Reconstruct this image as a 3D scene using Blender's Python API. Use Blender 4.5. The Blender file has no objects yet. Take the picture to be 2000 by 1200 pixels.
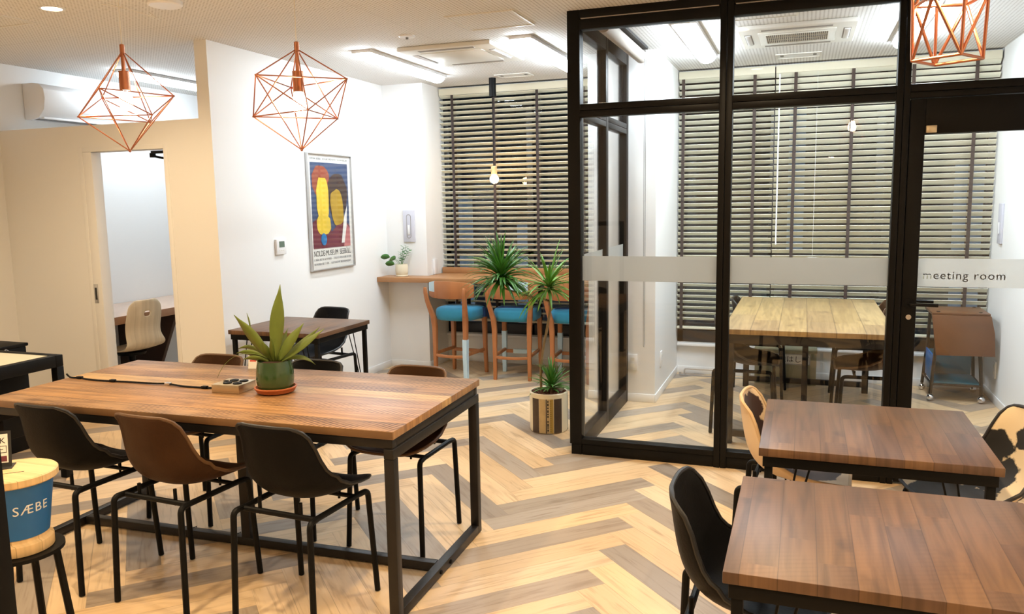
import bpy, bmesh, math, random
from mathutils import Vector, Matrix
PI = math.pi
C = bpy.context.scene.collection
SC = bpy.context.scene

# ------------------------------------------------------------------ camera, world, exposure
YAW, PITCH, ROLL = -0.3496074800063173, 0.1311838976450475, -0.016950214486684555
cam_d = bpy.data.cameras.new('camera')
cam_d.sensor_fit = 'HORIZONTAL'; cam_d.sensor_width = 36.0; cam_d.lens = 1561.08 / 2000 * 36.0
cam_d.clip_start = 0.05
cam = bpy.data.objects.new('camera', cam_d); C.objects.link(cam)
_f = Vector((math.sin(YAW) * math.cos(PITCH), math.cos(YAW) * math.cos(PITCH), -math.sin(PITCH)))
_r = _f.cross(Vector((0, 0, 1))).normalized(); _u = _r.cross(_f)
_c, _s = math.cos(ROLL), math.sin(ROLL)
_r2 = _c * _r + _s * _u; _u2 = -_s * _r + _c * _u
_m = Matrix((_r2, _u2, -_f)).transposed().to_4x4(); _m.translation = Vector((0, 0, 1.5))
cam.matrix_world = _m
SC.camera = cam
SC.view_settings.view_transform = 'Standard'; SC.view_settings.look = 'None'
SC.view_settings.exposure = 0.25; SC.view_settings.gamma = 1.0
SC.view_settings.use_curve_mapping = False
SC.cycles.max_bounces = 10; SC.cycles.diffuse_bounces = 5; SC.cycles.glossy_bounces = 5
SC.cycles.transparent_max_bounces = 24; SC.cycles.transmission_bounces = 8
SC.cycles.caustics_reflective = False; SC.cycles.caustics_refractive = False
SC.cycles.sample_clamp_indirect = 6.0
world = bpy.data.worlds.new('night_sky'); SC.world = world; world.use_nodes = True
world.node_tree.nodes['Background'].inputs[0].default_value = (0.010, 0.014, 0.024, 1)
world.node_tree.nodes['Background'].inputs[1].default_value = 1.0
FLUO = (0.81, 0.915, 1.0); FLUO_S = 47.0; MEET_S = 72.0           # cool ceiling battens
WARM = (1.0, 0.75, 0.46); DOWN_W = 100.0; BULB_S = 120.0   # warm downlights and filament bulbs
random.seed(7)

# ------------------------------------------------------------------ materials
def new_mat(name):
    m = bpy.data.materials.new(name); m.use_nodes = True
    return m, m.node_tree, m.node_tree.nodes['Principled BSDF']
def P(name, col, rough=0.5, metal=0.0, spec=0.5, bump=0.0, bscale=60.0, var=0.0, vscale=8.0, sheen=0.0, coat=0.0):
    m, t, b = new_mat(name)
    b.inputs['Base Color'].default_value = (*col, 1); b.inputs['Roughness'].default_value = rough
    b.inputs['Metallic'].default_value = metal; b.inputs['Specular IOR Level'].default_value = spec
    b.inputs['Sheen Weight'].default_value = sheen; b.inputs['Coat Weight'].default_value = coat
    N, L = t.nodes, t.links
    tc = N.new('ShaderNodeTexCoord')
    if var:
        n = N.new('ShaderNodeTexNoise'); n.inputs['Scale'].default_value = vscale; n.inputs['Detail'].default_value = 5
        L.new(tc.outputs['Object'], n.inputs['Vector'])
        mx = N.new('ShaderNodeMix'); mx.data_type = 'RGBA'
        mx.inputs[6].default_value = (*[c * (1 - var) for c in col], 1); mx.inputs[7].default_value = (*[min(1, c * (1 + var)) for c in col], 1)
        L.new(n.outputs['Fac'], mx.inputs[0]); L.new(mx.outputs[2], b.inputs['Base Color'])
    if bump:
        n = N.new('ShaderNodeTexNoise'); n.inputs['Scale'].default_value = bscale; n.inputs['Detail'].default_value = 4
        L.new(tc.outputs['Object'], n.inputs['Vector'])
        bp = N.new('ShaderNodeBump'); bp.inputs['Strength'].default_value = bump; bp.inputs['Distance'].default_value = 0.004
        L.new(n.outputs['Fac'], bp.inputs['Height']); L.new(bp.outputs[0], b.inputs['Normal'])
    return m
def EM(name, col, s):
    m, t, b = new_mat(name)
    b.inputs['Base Color'].default_value = (*col, 1)
    b.inputs['Emission Color'].default_value = (*col, 1); b.inputs['Emission Strength'].default_value = s
    return m
def _math(t, op, a, b=None, c=None):
    n = t.nodes.new('ShaderNodeMath'); n.operation = op
    for i, v in enumerate((a, b, c)):
        if v is None: continue
        if isinstance(v, (int, float)): n.inputs[i].default_value = v
        else: t.links.new(v, n.inputs[i])
    return n.outputs[0]
def _ramp(t, fac, stops, interp='LINEAR'):
    n = t.nodes.new('ShaderNodeValToRGB'); n.color_ramp.interpolation = interp
    e = n.color_ramp.elements
    while len(e) > 1: e.remove(e[-1])
    e[0].position = stops[0][0]; e[0].color = (*stops[0][1], 1)
    for p, c in stops[1:]:
        k = e.new(p); k.color = (*c, 1)
    t.links.new(fac, n.inputs[0]); return n.outputs[0]
def _mix(t, fac, a, b, mode='MIX'):
    n = t.nodes.new('ShaderNodeMix'); n.data_type = 'RGBA'; n.blend_type = mode
    for i, v in ((0, fac), (6, a), (7, b)):
        if isinstance(v, (int, float)): n.inputs[i].default_value = v
        elif isinstance(v, tuple): n.inputs[i].default_value = (*v, 1)
        else: t.links.new(v, n.inputs[i])
    return n.outputs[2]
def planks(name, axis, pw, cols, rough=0.45, saw=0.0, knots=0.3, plen=0.0, seam=0.03, grain=0.35, coat=0.0):
    """plank top: boards run along `axis`, each pw wide; cols = colours between which boards differ"""
    m, t, b = new_mat(name); N, L = t.nodes, t.links
    tc = N.new('ShaderNodeTexCoord'); sp = N.new('ShaderNodeSeparateXYZ'); L.new(tc.outputs['Object'], sp.inputs[0])
    al, ac = (sp.outputs[0], sp.outputs[1]) if axis == 'x' else (sp.outputs[1], sp.outputs[0])
    q = _math(t, 'DIVIDE', ac, pw); idn = _math(t, 'FLOOR', q); fr = _math(t, 'FRACT', q)
    if plen:
        w0 = N.new('ShaderNodeTexWhiteNoise'); w0.noise_dimensions = '1D'; L.new(idn, w0.inputs['W'])
        jl = _math(t, 'FLOOR', _math(t, 'ADD', _math(t, 'DIVIDE', al, plen), _math(t, 'MULTIPLY', w0.outputs['Value'], 5.0)))
        idn = _math(t, 'ADD', idn, _math(t, 'MULTIPLY', jl, 17.37))
    wn = N.new('ShaderNodeTexWhiteNoise'); wn.noise_dimensions = '1D'; L.new(idn, wn.inputs['W'])
    base = _ramp(t, wn.outputs['Value'], [(i / (len(cols) - 1), c) for i, c in enumerate(cols)])
    cb = N.new('ShaderNodeCombineXYZ'); L.new(al, cb.inputs[0]); L.new(ac, cb.inputs[1])
    L.new(_math(t, 'MULTIPLY', idn, 3.7), cb.inputs[2])
    mp = N.new('ShaderNodeMapping'); mp.inputs['Scale'].default_value = (2.2, 34, 1); L.new(cb.outputs[0], mp.inputs[0])
    g = N.new('ShaderNodeTexNoise'); g.inputs['Scale'].default_value = 1.0; g.inputs['Detail'].default_value = 7; g.inputs['Distortion'].default_value = 0.9
    L.new(mp.outputs[0], g.inputs['Vector'])
    gr = _ramp(t, g.outputs['Fac'], [(0.3, (0.42, 0.38, 0.36)), (0.62, (1.1, 1.1, 1.1))])
    col = _mix(t, grain, base, _mix(t, 1.0, base, gr, 'MULTIPLY'))
    mp2 = N.new('ShaderNodeMapping'); mp2.inputs['Scale'].default_value = (5, 9, 1); L.new(cb.outputs[0], mp2.inputs[0])
    k = N.new('ShaderNodeTexNoise'); k.inputs['Scale'].default_value = 1.0; k.inputs['Detail'].default_value = 3
    L.new(mp2.outputs[0], k.inputs['Vector'])
    kf = _ramp(t, k.outputs['Fac'], [(0.60, (0, 0, 0)), (0.78, (1, 1, 1))])
    col = _mix(t, _math(t, 'MULTIPLY', kf, knots), col, _mix(t, 1.0, col, (0.33, 0.27, 0.24), 'MULTIPLY'))
    if saw:
        cb2 = N.new('ShaderNodeCombineXYZ')
        L.new(_math(t, 'ADD', al, _math(t, 'MULTIPLY', ac, -0.35)), cb2.inputs[0]); L.new(_math(t, 'MULTIPLY', ac, 0.2), cb2.inputs[1]); L.new(idn, cb2.inputs[2])
        wv = N.new('ShaderNodeTexWave'); wv.inputs['Scale'].default_value = 15; wv.inputs['Distortion'].default_value = 2.6
        wv.inputs['Detail'].default_value = 4; wv.inputs['Detail Scale'].default_value = 1.2
        L.new(cb2.outputs[0], wv.inputs['Vector'])
        mp3 = N.new('ShaderNodeMapping'); mp3.inputs['Scale'].default_value = (4.5, 9, 2.3); L.new(cb.outputs[0], mp3.inputs[0])
        kk = N.new('ShaderNodeTexNoise'); kk.inputs['Scale'].default_value = 1.0; L.new(mp3.outputs[0], kk.inputs['Vector'])
        sf = _math(t, 'MULTIPLY', _math(t, 'MULTIPLY', _ramp(t, wv.outputs['Fac'], [(0.40, (0, 0, 0)), (0.8, (1, 1, 1))]), _ramp(t, kk.outputs['Fac'], [(0.36, (0, 0, 0)), (0.56, (1, 1, 1))])), saw)
        w2 = N.new('ShaderNodeTexWhiteNoise'); w2.noise_dimensions = '1D'; L.new(_math(t, 'ADD', idn, 41.3), w2.inputs['W'])
        sf = _math(t, 'MULTIPLY', sf, _ramp(t, w2.outputs['Value'], [(.05, (.35, .35, .35)), (.4, (1, 1, 1))]))
        ge = N.new('ShaderNodeNewGeometry'); sn = N.new('ShaderNodeSeparateXYZ'); L.new(ge.outputs['Normal'], sn.inputs[0])
        sf = _math(t, 'MULTIPLY', sf, _math(t, 'GREATER_THAN', sn.outputs[2], .7))
        col = _mix(t, sf, col, _mix(t, 1.0, col, (0.25, 0.17, 0.13), 'MULTIPLY'))
    ed = _math(t, 'MINIMUM', fr, _math(t, 'SUBTRACT', 1.0, fr))
    sm = _math(t, 'LESS_THAN', ed, seam)
    col = _mix(t, _math(t, 'MULTIPLY', sm, 0.55), col, _mix(t, 1.0, col, (0.25, 0.2, 0.17), 'MULTIPLY'))
    L.new(col, b.inputs['Base Color']); b.inputs['Roughness'].default_value = rough; b.inputs['Coat Weight'].default_value = coat
    bp = N.new('ShaderNodeBump'); bp.inputs['Strength'].default_value = 0.15; bp.inputs['Distance'].default_value = 0.002
    L.new(g.outputs['Fac'], bp.inputs['Height']); L.new(bp.outputs[0], b.inputs['Normal'])
    return m
def cowhide(name, light, dark, patches):
    """cream hide with dark patches: (centre, radius) in the chair's own space, ragged by noise"""
    m, t, b = new_mat(name); N, L = t.nodes, t.links
    tc = N.new('ShaderNodeTexCoord'); best = None
    for c, r in patches:
        d = N.new('ShaderNodeVectorMath'); d.operation = 'DISTANCE'; d.inputs[1].default_value = c; L.new(tc.outputs['Object'], d.inputs[0])
        q = _math(t, 'SUBTRACT', r, d.outputs['Value']); best = q if best is None else _math(t, 'MAXIMUM', best, q)
    n = N.new('ShaderNodeTexNoise'); n.inputs['Scale'].default_value = 11; n.inputs['Detail'].default_value = 3; L.new(tc.outputs['Object'], n.inputs['Vector'])
    f = N.new('ShaderNodeTexNoise'); f.inputs['Scale'].default_value = 130; L.new(tc.outputs['Object'], f.inputs['Vector'])
    q = _math(t, 'ADD', best, _math(t, 'MULTIPLY', _math(t, 'SUBTRACT', n.outputs['Fac'], .5), .13))
    q = _math(t, 'ADD', q, _math(t, 'MULTIPLY', _math(t, 'SUBTRACT', f.outputs['Fac'], .5), .012))
    fac = _ramp(t, _math(t, 'ADD', q, .5), [(.497, (0, 0, 0)), (.503, (1, 1, 1))])
    L.new(_mix(t, fac, light, dark), b.inputs['Base Color']); b.inputs['Roughness'].default_value = .75; b.inputs['Sheen Weight'].default_value = .1
    return m
def glass(name, tint=(1, 1, 1), refl=1.0):
    m = bpy.data.materials.new(name); m.use_nodes = True; t = m.node_tree; t.nodes.clear()
    o = t.nodes.new('ShaderNodeOutputMaterial'); tr = t.nodes.new('ShaderNodeBsdfTransparent'); tr.inputs[0].default_value = (*tint, 1)
    gl = t.nodes.new('ShaderNodeBsdfGlossy'); gl.inputs['Roughness'].default_value = 0.0
    ge = t.nodes.new('ShaderNodeNewGeometry'); dt = t.nodes.new('ShaderNodeVectorMath'); dt.operation = 'DOT_PRODUCT'
    t.links.new(ge.outputs['Normal'], dt.inputs[0]); t.links.new(ge.outputs['Incoming'], dt.inputs[1])
    k = _math(t, 'SUBTRACT', 1.0, _math(t, 'ABSOLUTE', dt.outputs['Value']))
    fr = _math(t, 'ADD', 0.04, _math(t, 'MULTIPLY', 0.96, _math(t, 'POWER', k, 5.0)))      # the same from both sides of the pane
    mx = t.nodes.new('ShaderNodeMixShader')
    t.links.new(_math(t, 'MULTIPLY', fr, refl), mx.inputs[0])
    t.links.new(tr.outputs[0], mx.inputs[1]); t.links.new(gl.outputs[0], mx.inputs[2]); t.links.new(mx.outputs[0], o.inputs[0])
    return m
def frosted(name):
    m = bpy.data.materials.new(name); m.use_nodes = True; t = m.node_tree; t.nodes.clear()
    o = t.nodes.new('ShaderNodeOutputMaterial')
    tl = t.nodes.new('ShaderNodeBsdfTranslucent'); tl.inputs[0].default_value = (.74, .74, .71, 1)
    rf = t.nodes.new('ShaderNodeBsdfRefraction'); rf.inputs['Roughness'].default_value = 0.62; rf.inputs['IOR'].default_value = 1.02; rf.inputs[0].default_value = (.75, .75, .73, 1)
    df = t.nodes.new('ShaderNodeBsdfDiffuse'); df.inputs[0].default_value = (.56, .555, .53, 1)
    m1 = t.nodes.new('ShaderNodeMixShader'); m1.inputs[0].default_value = 0.45
    m2 = t.nodes.new('ShaderNodeMixShader'); m2.inputs[0].default_value = 0.30
    t.links.new(tl.outputs[0], m1.inputs[1]); t.links.new(rf.outputs[0], m1.inputs[2])
    t.links.new(m1.outputs[0], m2.inputs[1]); t.links.new(df.outputs[0], m2.inputs[2]); t.links.new(m2.outputs[0], o.inputs[0])
    return m

M = {}
M['wall'] = P('white_wall_paint', (.80, .80, .79), .6, spec=.3, bump=.05, bscale=180)
M['trim'] = P('white_trim', (.80, .80, .79), .4)
M['black'] = P('black_powder_coat', (.0042, .0042, .0042), .5, spec=.15, bump=.04, bscale=300)
M['frame'] = P('black_aluminium', (.0048, .0042, .0036), .45, spec=.16, bump=.02, bscale=250)
M['steel'] = P('raw_dark_steel', (.018, .016, .015), .45, .4, bump=.08, bscale=40, var=.35, vscale=14)
M['chrome'] = P('chrome', (.8, .8, .82), .12, 1.0)
M['gold_alu'] = P('champagne_aluminium', (.62, .52, .36), .3, .9, bump=.02, bscale=200)
M['black_leather'] = P('black_leather', (.0032, .0032, .0038), .5, spec=.12, bump=.18, bscale=110, var=.3, vscale=6)
M['brown_leather'] = P('brown_leather', (.046, .0195, .0075), .5, spec=.15, bump=.18, bscale=110, var=.35, vscale=9)
M['black_stitch'] = P('black_leather_edge', (.007, .007, .008), .4, bump=.2, bscale=400)
M['brown_stitch'] = P('brown_leather_edge', (.10, .048, .018), .4, bump=.2, bscale=400)
M['hide_brown'] = cowhide('brown_and_cream_cowhide', (.70, .53, .34), (.035, .010, .006), (((-.05, -.15, .655), .085), ((-.05, -.13, .57), .09), ((-.02, .02, .45), .15), ((.06, -.20, .50), .06)))
M['hide_black'] = cowhide('black_and_cream_cowhide', (.72, .58, .38), (.006, .005, .005), (((.0, -.16, .655), .042), ((.05, -.165, .65), .03), ((.16, -.08, .57), .10), ((.07, -.09, .50), .08), ((.0, .10, .45), .14), ((-.20, -.13, .57), .10), ((-.17, -.15, .48), .09)))
M['hide_edge'] = P('cream_hide_edge', (.60, .42, .24), .7, bump=.2, bscale=300)
M['hide_edge_black'] = P('black_hide_edge', (.015, .012, .012), .6, bump=.2, bscale=300)
M['copper'] = P('copper_wire', (.46, .19, .11), .3, 1.0)
M['glass'] = glass('clear_glass', (.995, 1, .998), 0.8)
M['pane'] = glass('window_glass', (.9, .93, .94), 1.0)
M['picglass'] = glass('picture_glass', (1, 1, 1), 0.9)
M['frost'] = frosted('frosted_film')
M['slat'] = P('cream_blind_slat', (.88, .87, .72), .5, bump=.05, bscale=90)
M['tape'] = P('dark_brown_tape', (.042, .028, .024), .8, bump=.1, bscale=300)
M['winframe'] = P('dark_window_frame', (.02, .02, .022), .45, bump=.02)
M['facade'] = P('night_facade', (.16, .17, .19), .8, bump=.1, bscale=5, var=.2, vscale=2)
M['dimwin'] = EM('dim_lit_window', (.35, .46, .62), .16)
M['counter'] = planks('counter_oak', 'x', .9, [(.37, .175, .07), (.42, .205, .08)], .4, grain=.3, knots=.1, seam=.0)
M['bigtable'] = planks('rough_sawn_mango', 'x', .108, [(.42, .225, .085), (.27, .145, .070), (.60, .38, .15), (.26, .155, .085), (.50, .28, .105)], .42, saw=1.0, knots=.6, plen=0, seam=.022, grain=.8)
M['cafetable'] = planks('dark_reclaimed_wood', 'y', .078, [(.115, .061, .032), (.175, .092, .044), (.096, .052, .034), (.155, .080, .037), (.118, .070, .045)], .42, saw=.12, knots=.75, plen=.55, seam=.014, grain=.75)
M['meettable'] = planks('pale_reclaimed_wood', 'y', .16, [(.46, .31, .125), (.35, .225, .10), (.56, .40, .185)], .4, saw=.2, knots=.7, plen=1.1, seam=.02, grain=.5, coat=.15)
M['stoolwood'] = planks('stool_beech', 'x', .5, [(.40, .155, .055), (.44, .18, .066)], .38, grain=.3, knots=.1, seam=0)
M['palewood'] = planks('pale_pine', 'x', .07, [(.72, .50, .24), (.80, .58, .31)], .5, grain=.3, knots=.1, seam=.012)
M['birch'] = planks('birch_ply', 'y', .5, [(.62, .50, .33), (.64, .52, .35)], .4, grain=.3, knots=.05, seam=0)
M['deskwood'] = planks('desk_walnut', 'y', .3, [(.33, .17, .09), (.36, .19, .10)], .4, grain=.3, knots=.1, seam=0)
M['desktop'] = planks('desk_laminate', 'y', .9, [(.62, .46, .36), (.64, .48, .38)], .4, grain=.12, knots=.05, seam=0)
M['darkwood'] = planks('dark_panel', 'x', .5, [(.05, .025, .016), (.06, .03, .02)], .5, grain=.3, knots=.1, seam=0)
M['teak'] = planks('trolley_teak', 'x', .8, [(.115, .040, .013), (.135, .048, .016)], .35, grain=.5, knots=.1, seam=0)
M['blue_seat'] = P('teal_blue_fabric', (.018, .235, .40), .8, bump=.15, bscale=260, sheen=.2, var=.1, vscale=30)
M['navy'] = P('navy_fabric', (.008, .030, .10), .8, bump=.15, bscale=260)
M['paleblue'] = P('pale_blue_paint', (.50, .67, .78), .5, bump=.03)
M['teal'] = P('teal_paint', (.008, .115, .165), .45, var=.2, vscale=5, bump=.03)
M['bluepaint'] = P('blue_bucket_paint', (.008, .13, .40), .42, var=.18, vscale=9, bump=.08, bscale=25)
M['white'] = P('white_plastic', (.78, .78, .78), .4)
M['lilac'] = P('pale_lilac_plastic', (.56, .56, .63), .45)
M['offwhite'] = P('offwhite_plastic', (.72, .70, .64), .45)
M['grey'] = P('grey_plastic', (.16, .16, .16), .5)
M['greyrail'] = P('grey_slot', (.30, .28, .26), .6)
M['lcd'] = P('lcd_green_grey', (.12, .17, .13), .3)
M['ink'] = P('black_ink', (.02, .02, .02), .6)
M['greyink'] = P('grey_ink', (.25, .25, .25), .6)
M['redink'] = P('red_ink', (.6, .10, .07), .6)
M['paper'] = P('poster_paper', (.80, .79, .74), .6)
M['art_navy'] = P('art_slate_blue', (.045, .075, .16), .5, var=.4, vscale=9)
M['art_yellow'] = P('art_yellow', (.74, .52, .05), .5, var=.25, vscale=10)
M['art_ochre'] = P('art_ochre', (.42, .26, .025), .5, var=.3, vscale=10)
M['art_rust'] = P('art_rust', (.30, .07, .04), .5, var=.3, vscale=10)
M['art_maroon'] = P('art_maroon', (.16, .030, .045), .5, var=.3, vscale=8)
M['art_dark'] = P('art_dark_brown', (.05, .03, .03), .5, var=.3, vscale=8)
M['art_blue'] = P('art_blue', (.02, .18, .42), .5, var=.2, vscale=10)
M['art_pink'] = P('art_pink', (.50, .17, .17), .5, var=.25, vscale=8)
M['silver'] = P('silver_frame', (.58, .58, .58), .35, .7)
M['green_glaze'] = P('green_glaze', (.030, .070, .018), .14, spec=.6, var=.35, vscale=12, coat=.4)
M['terracotta'] = P('terracotta', (.42, .115, .035), .55, bump=.05)
M['soil'] = P('soil', (.045, .022, .012), .95, bump=.6, bscale=90, var=.5, vscale=50)
M['bark'] = P('bark_chips', (.10, .037, .020), .9, bump=.4, bscale=60, var=.5, vscale=30)
M['cream_pot'] = P('cream_ceramic', (.72, .66, .50), .35)
M['leaf_dark'] = P('dark_green_leaf', (.055, .20, .025), .38, var=.5, vscale=12)
M['leaf_lime'] = P('bright_green_leaf', (.13, .32, .04), .4, var=.45, vscale=12)
M['leaf_olive'] = P('olive_green_leaf', (.135, .185, .030), .42, var=.4, vscale=9, bump=.1, bscale=80)
M['leaf_mid'] = P('mid_green_leaf', (.07, .21, .06), .45, var=.35, vscale=25)
M['stem'] = P('woody_stem', (.21, .145, .07), .8, bump=.3, bscale=70, var=.3, vscale=40)
M['rope'] = P('rope', (.36, .20, .07), .85, bump=.4, bscale=160)
M['roller'] = P('grey_roller_fabric', (.34, .30, .26), .75, bump=.05)
M['valance'] = P('cream_valance', (.72, .68, .53), .5, bump=.04)
M['sheet'] = P('pale_glass_top', (.62, .60, .46), .16, spec=.6)
M['ladderbox'] = P('olive_box', (.33, .31, .20), .5, bump=.04)
M['diffuser'] = EM('fluorescent_diffuser', FLUO, FLUO_S)
M['booth_diffuser'] = EM('booth_diffuser', FLUO, FLUO_S * .8)
M['meeting_diffuser'] = EM('meeting_diffuser', FLUO, MEET_S)
M['downlight'] = EM('downlight_lens', (1.0, .80, .55), 9.0)
M['bulb'] = EM('filament_bulb', (1.0, .74, .45), BULB_S)
M['smallbulb'] = EM('amber_bulb', (1.0, .62, .27), 60.0)

# ------------------------------------------------------------------ mesh helper
class MB:
    def __init__(s): s.v = []; s.f = []; s.mi = []; s.cur = 0
    def add(s, vs, fs):
        o = len(s.v); s.v += [tuple(v) for v in vs]
        for f in fs: s.f.append(tuple(i + o for i in f)); s.mi.append(s.cur)
        return s
    def box(s, x0, x1, y0, y1, z0, z1, mx=None):
        vs = [(x, y, z) for z in (z0, z1) for y in (y0, y1) for x in (x0, x1)]
        if mx is not None: vs = [mx @ Vector(v) for v in vs]
        return s.add(vs, [(0, 2, 3, 1), (4, 5, 7, 6), (0, 1, 5, 4), (2, 6, 7, 3), (0, 4, 6, 2), (1, 3, 7, 5)])
    def tube(s, pts, r, seg=8, closed=False, cap=True):
        pts = [Vector(p) for p in pts]; n = len(pts)
        rs = r if isinstance(r, (list, tuple)) else [r] * n
        T = []
        for i in range(n):
            a = pts[i - 1] if (i or closed) else pts[0]; b = pts[(i + 1) % n] if (i < n - 1 or closed) else pts[-1]
            T.append((b - a).normalized() if (b - a).length > 1e-9 else Vector((0, 0, 1)))
        up = Vector((0, 0, 1)) if abs(T[0].z) < .9 else Vector((1, 0, 0))
        nv = T[0].cross(up).normalized(); vs = []
        for i in range(n):
            nv = (nv - T[i] * nv.dot(T[i])).normalized(); bv = T[i].cross(nv)
            for k in range(seg):
                a = 2 * PI * k / seg; vs.append(pts[i] + (nv * math.cos(a) + bv * math.sin(a)) * rs[i])
        fs = []
        for i in range(n if closed else n - 1):
            j = (i + 1) % n
            for k in range(seg):
                q = (k + 1) % seg; fs.append((i * seg + k, i * seg + q, j * seg + q, j * seg + k))
        if cap and not closed:
            fs.append(tuple(reversed(range(seg)))); fs.append(tuple((n - 1) * seg + k for k in range(seg)))
        return s.add(vs, fs)
    def lathe(s, prof, seg=32, c=(0, 0, 0), mx=None):
        vs = []; fs = []; n = len(prof)
        for r, z in prof:
            for k in range(seg):
                a = 2 * PI * k / seg; vs.append((c[0] + r * math.cos(a), c[1] + r * math.sin(a), c[2] + z))
        for i in range(n - 1):
            for k in range(seg):
                q = (k + 1) % seg; fs.append((i * seg + k, i * seg + q, (i + 1) * seg + q, (i + 1) * seg + k))
        if prof[0][0] > 1e-6: fs.append(tuple(reversed(range(seg))))
        if prof[-1][0] > 1e-6: fs.append(tuple((n - 1) * seg + k for k in range(seg)))
        if mx is not None: vs = [mx @ Vector(v) for v in vs]
        return s.add(vs, fs)
    def prism(s, poly, h, mx=None):
        n = len(poly); vs = [(x, y, 0) for x, y in poly] + [(x, y, h) for x, y in poly]
        if mx is not None: vs = [mx @ Vector(v) for v in vs]
        return s.add(vs, [tuple(reversed(range(n))), tuple(range(n, 2 * n))] + [(i, (i + 1) % n, n + (i + 1) % n, n + i) for i in range(n)])
    def loft(s, secs):
        """secs: list of (cx, cy, z, wx, wy) axis-aligned rectangles"""
        vs = []
        for cx, cy, z, wx, wy in secs:
            vs += [(cx - wx / 2, cy - wy / 2, z), (cx + wx / 2, cy - wy / 2, z), (cx + wx / 2, cy + wy / 2, z), (cx - wx / 2, cy + wy / 2, z)]
        fs = [(3, 2, 1, 0)]; n = len(secs)
        for i in range(n - 1):
            for k in range(4):
                q = (k + 1) % 4; fs.append((i * 4 + k, i * 4 + q, i * 4 + 4 + q, i * 4 + 4 + k))
        fs.append(tuple((n - 1) * 4 + k for k in range(4)))
        return s.add(vs, fs)
    def sphere(s, c, r, seg=16, rings=10, sz=1.0):
        return s.lathe([(max(1e-7, r * math.sin(PI * i / rings)), -r * sz * math.cos(PI * i / rings)) for i in range(rings + 1)], seg, c)
    def leaf(s, base, d, ln, w, droop=.5, fold=.25, n=7, shape=None, twist=0):
        d = Vector(d).normalized(); p = Vector(base); side = d.cross(Vector((0, 0, 1)))
        side = side.normalized() if side.length > 1e-4 else Vector((1, 0, 0))
        if twist: side = (Matrix.Rotation(twist, 3, d) @ side)
        vs = []; fs = []; st = ln / n
        for i in range(n + 1):
            t = i / n
            ww = w * (shape(t) if shape else (min(1, .45 + 2.2 * t) * (1 - t) ** .65 + .004)) / 2
            nn = side.cross(d).normalized()
            vs += [p - side * ww + nn * ww * fold, p, p + side * ww + nn * ww * fold]
            d = (d + Vector((0, 0, -1)) * droop * st * (1 + 2 * t)).normalized(); p = p + d * st
            side = (side - d * side.dot(d)).normalized()
        for i in range(n):
            a = i * 3
            fs += [(a, a + 1, a + 4, a + 3), (a + 1, a + 2, a + 5, a + 4)]
        return s.add(vs, fs)
    def build(s, name, mat, parent=None, bevel=0, bseg=2, angle=35, subsurf=0, solid=0):
        me = bpy.data.meshes.new(name); me.from_pydata(s.v, [], s.f)
        mats = mat if isinstance(mat, (list, tuple)) else [mat]
        for m in mats: me.materials.append(M[m] if isinstance(m, str) else m)
        me.polygons.foreach_set('material_index', s.mi)
        bm = bmesh.new(); bm.from_mesh(me)
        bmesh.ops.recalc_face_normals(bm, faces=bm.faces)
        if bevel:
            es = [e for e in bm.edges if len(e.link_faces) == 2 and e.calc_face_angle(0) > .6]
            bmesh.ops.bevel(bm, geom=es, offset=bevel, segments=bseg, profile=.5, affect='EDGES', clamp_overlap=True)
        bm.to_mesh(me); bm.free()
        me.polygons.foreach_set('use_smooth', [True] * len(me.polygons)); me.set_sharp_from_angle(angle=math.radians(angle))
        o = bpy.data.objects.new(name, me); C.objects.link(o)
        if parent: o.parent = parent
        if solid:
            md = o.modifiers.new('thickness', 'SOLIDIFY'); md.thickness = solid; md.offset = 0
        if subsurf:
            md = o.modifiers.new('subdivision', 'SUBSURF'); md.levels = subsurf; md.render_levels = subsurf
        return o
def tag(o, label, cat, group=None, kind=None):
    o['label'] = label; o['category'] = cat
    if group: o['group'] = group
    if kind: o['kind'] = kind
    return o
def thing(name, label, cat, loc=(0, 0, 0), rz=0, group=None, kind=None):
    o = bpy.data.objects.new(name, None); C.objects.link(o); o.empty_display_size = .1
    o.location = loc; o.rotation_euler = (0, 0, rz)
    return tag(o, label, cat, group, kind)
def struct(o, label, cat): return tag(o, label, cat, kind='structure')
def children(o): return [c for c in list(C.objects) if c.parent == o]
def copy_tree(o, parent=None):
    c = o.copy(); C.objects.link(c)
    if parent: c.parent = parent
    for ch in children(o): copy_tree(ch, c)
    return c
def dup(o, loc, rz, label):
    c = copy_tree(o); c.location = loc; c.rotation_euler = (0, 0, rz); c['label'] = label
    return c
def arc(c, r, a0, a1, n, ax=(1, 0, 0), ay=(0, 1, 0)):
    ax, ay, c = Vector(ax), Vector(ay), Vector(c)
    return [c + ax * r * math.cos(a0 + (a1 - a0) * i / n) + ay * r * math.sin(a0 + (a1 - a0) * i / n) for i in range(n + 1)]
def fillet(pts, r, n=5):
    pts = [Vector(p) for p in pts]; out = [pts[0]]
    for i in range(1, len(pts) - 1):
        a, b, c = pts[i - 1], pts[i], pts[i + 1]
        d0, d1 = (a - b), (c - b); k = min(r, d0.length * .45, d1.length * .45)
        p0, p1 = b + d0.normalized() * k, b + d1.normalized() * k
        for j in range(n + 1):
            t = j / n; out.append((1 - t) ** 2 * p0 + 2 * t * (1 - t) * b + t * t * p1)
    return out + [pts[-1]]
def smooth_pts(pts, n=5):
    pts = [Vector(p) for p in pts]; out = []
    for i in range(len(pts) - 1):
        p0, p1, p2, p3 = pts[max(0, i - 1)], pts[i], pts[i + 1], pts[min(len(pts) - 1, i + 2)]
        for j in range(n):
            q = j / n; out.append(.5 * ((2 * p1) + (p2 - p0) * q + (2 * p0 - 5 * p1 + 4 * p2 - p3) * q ** 2 + (3 * p1 - p0 - 3 * p2 + p3) * q ** 3))
    return out + [pts[-1]]
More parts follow.
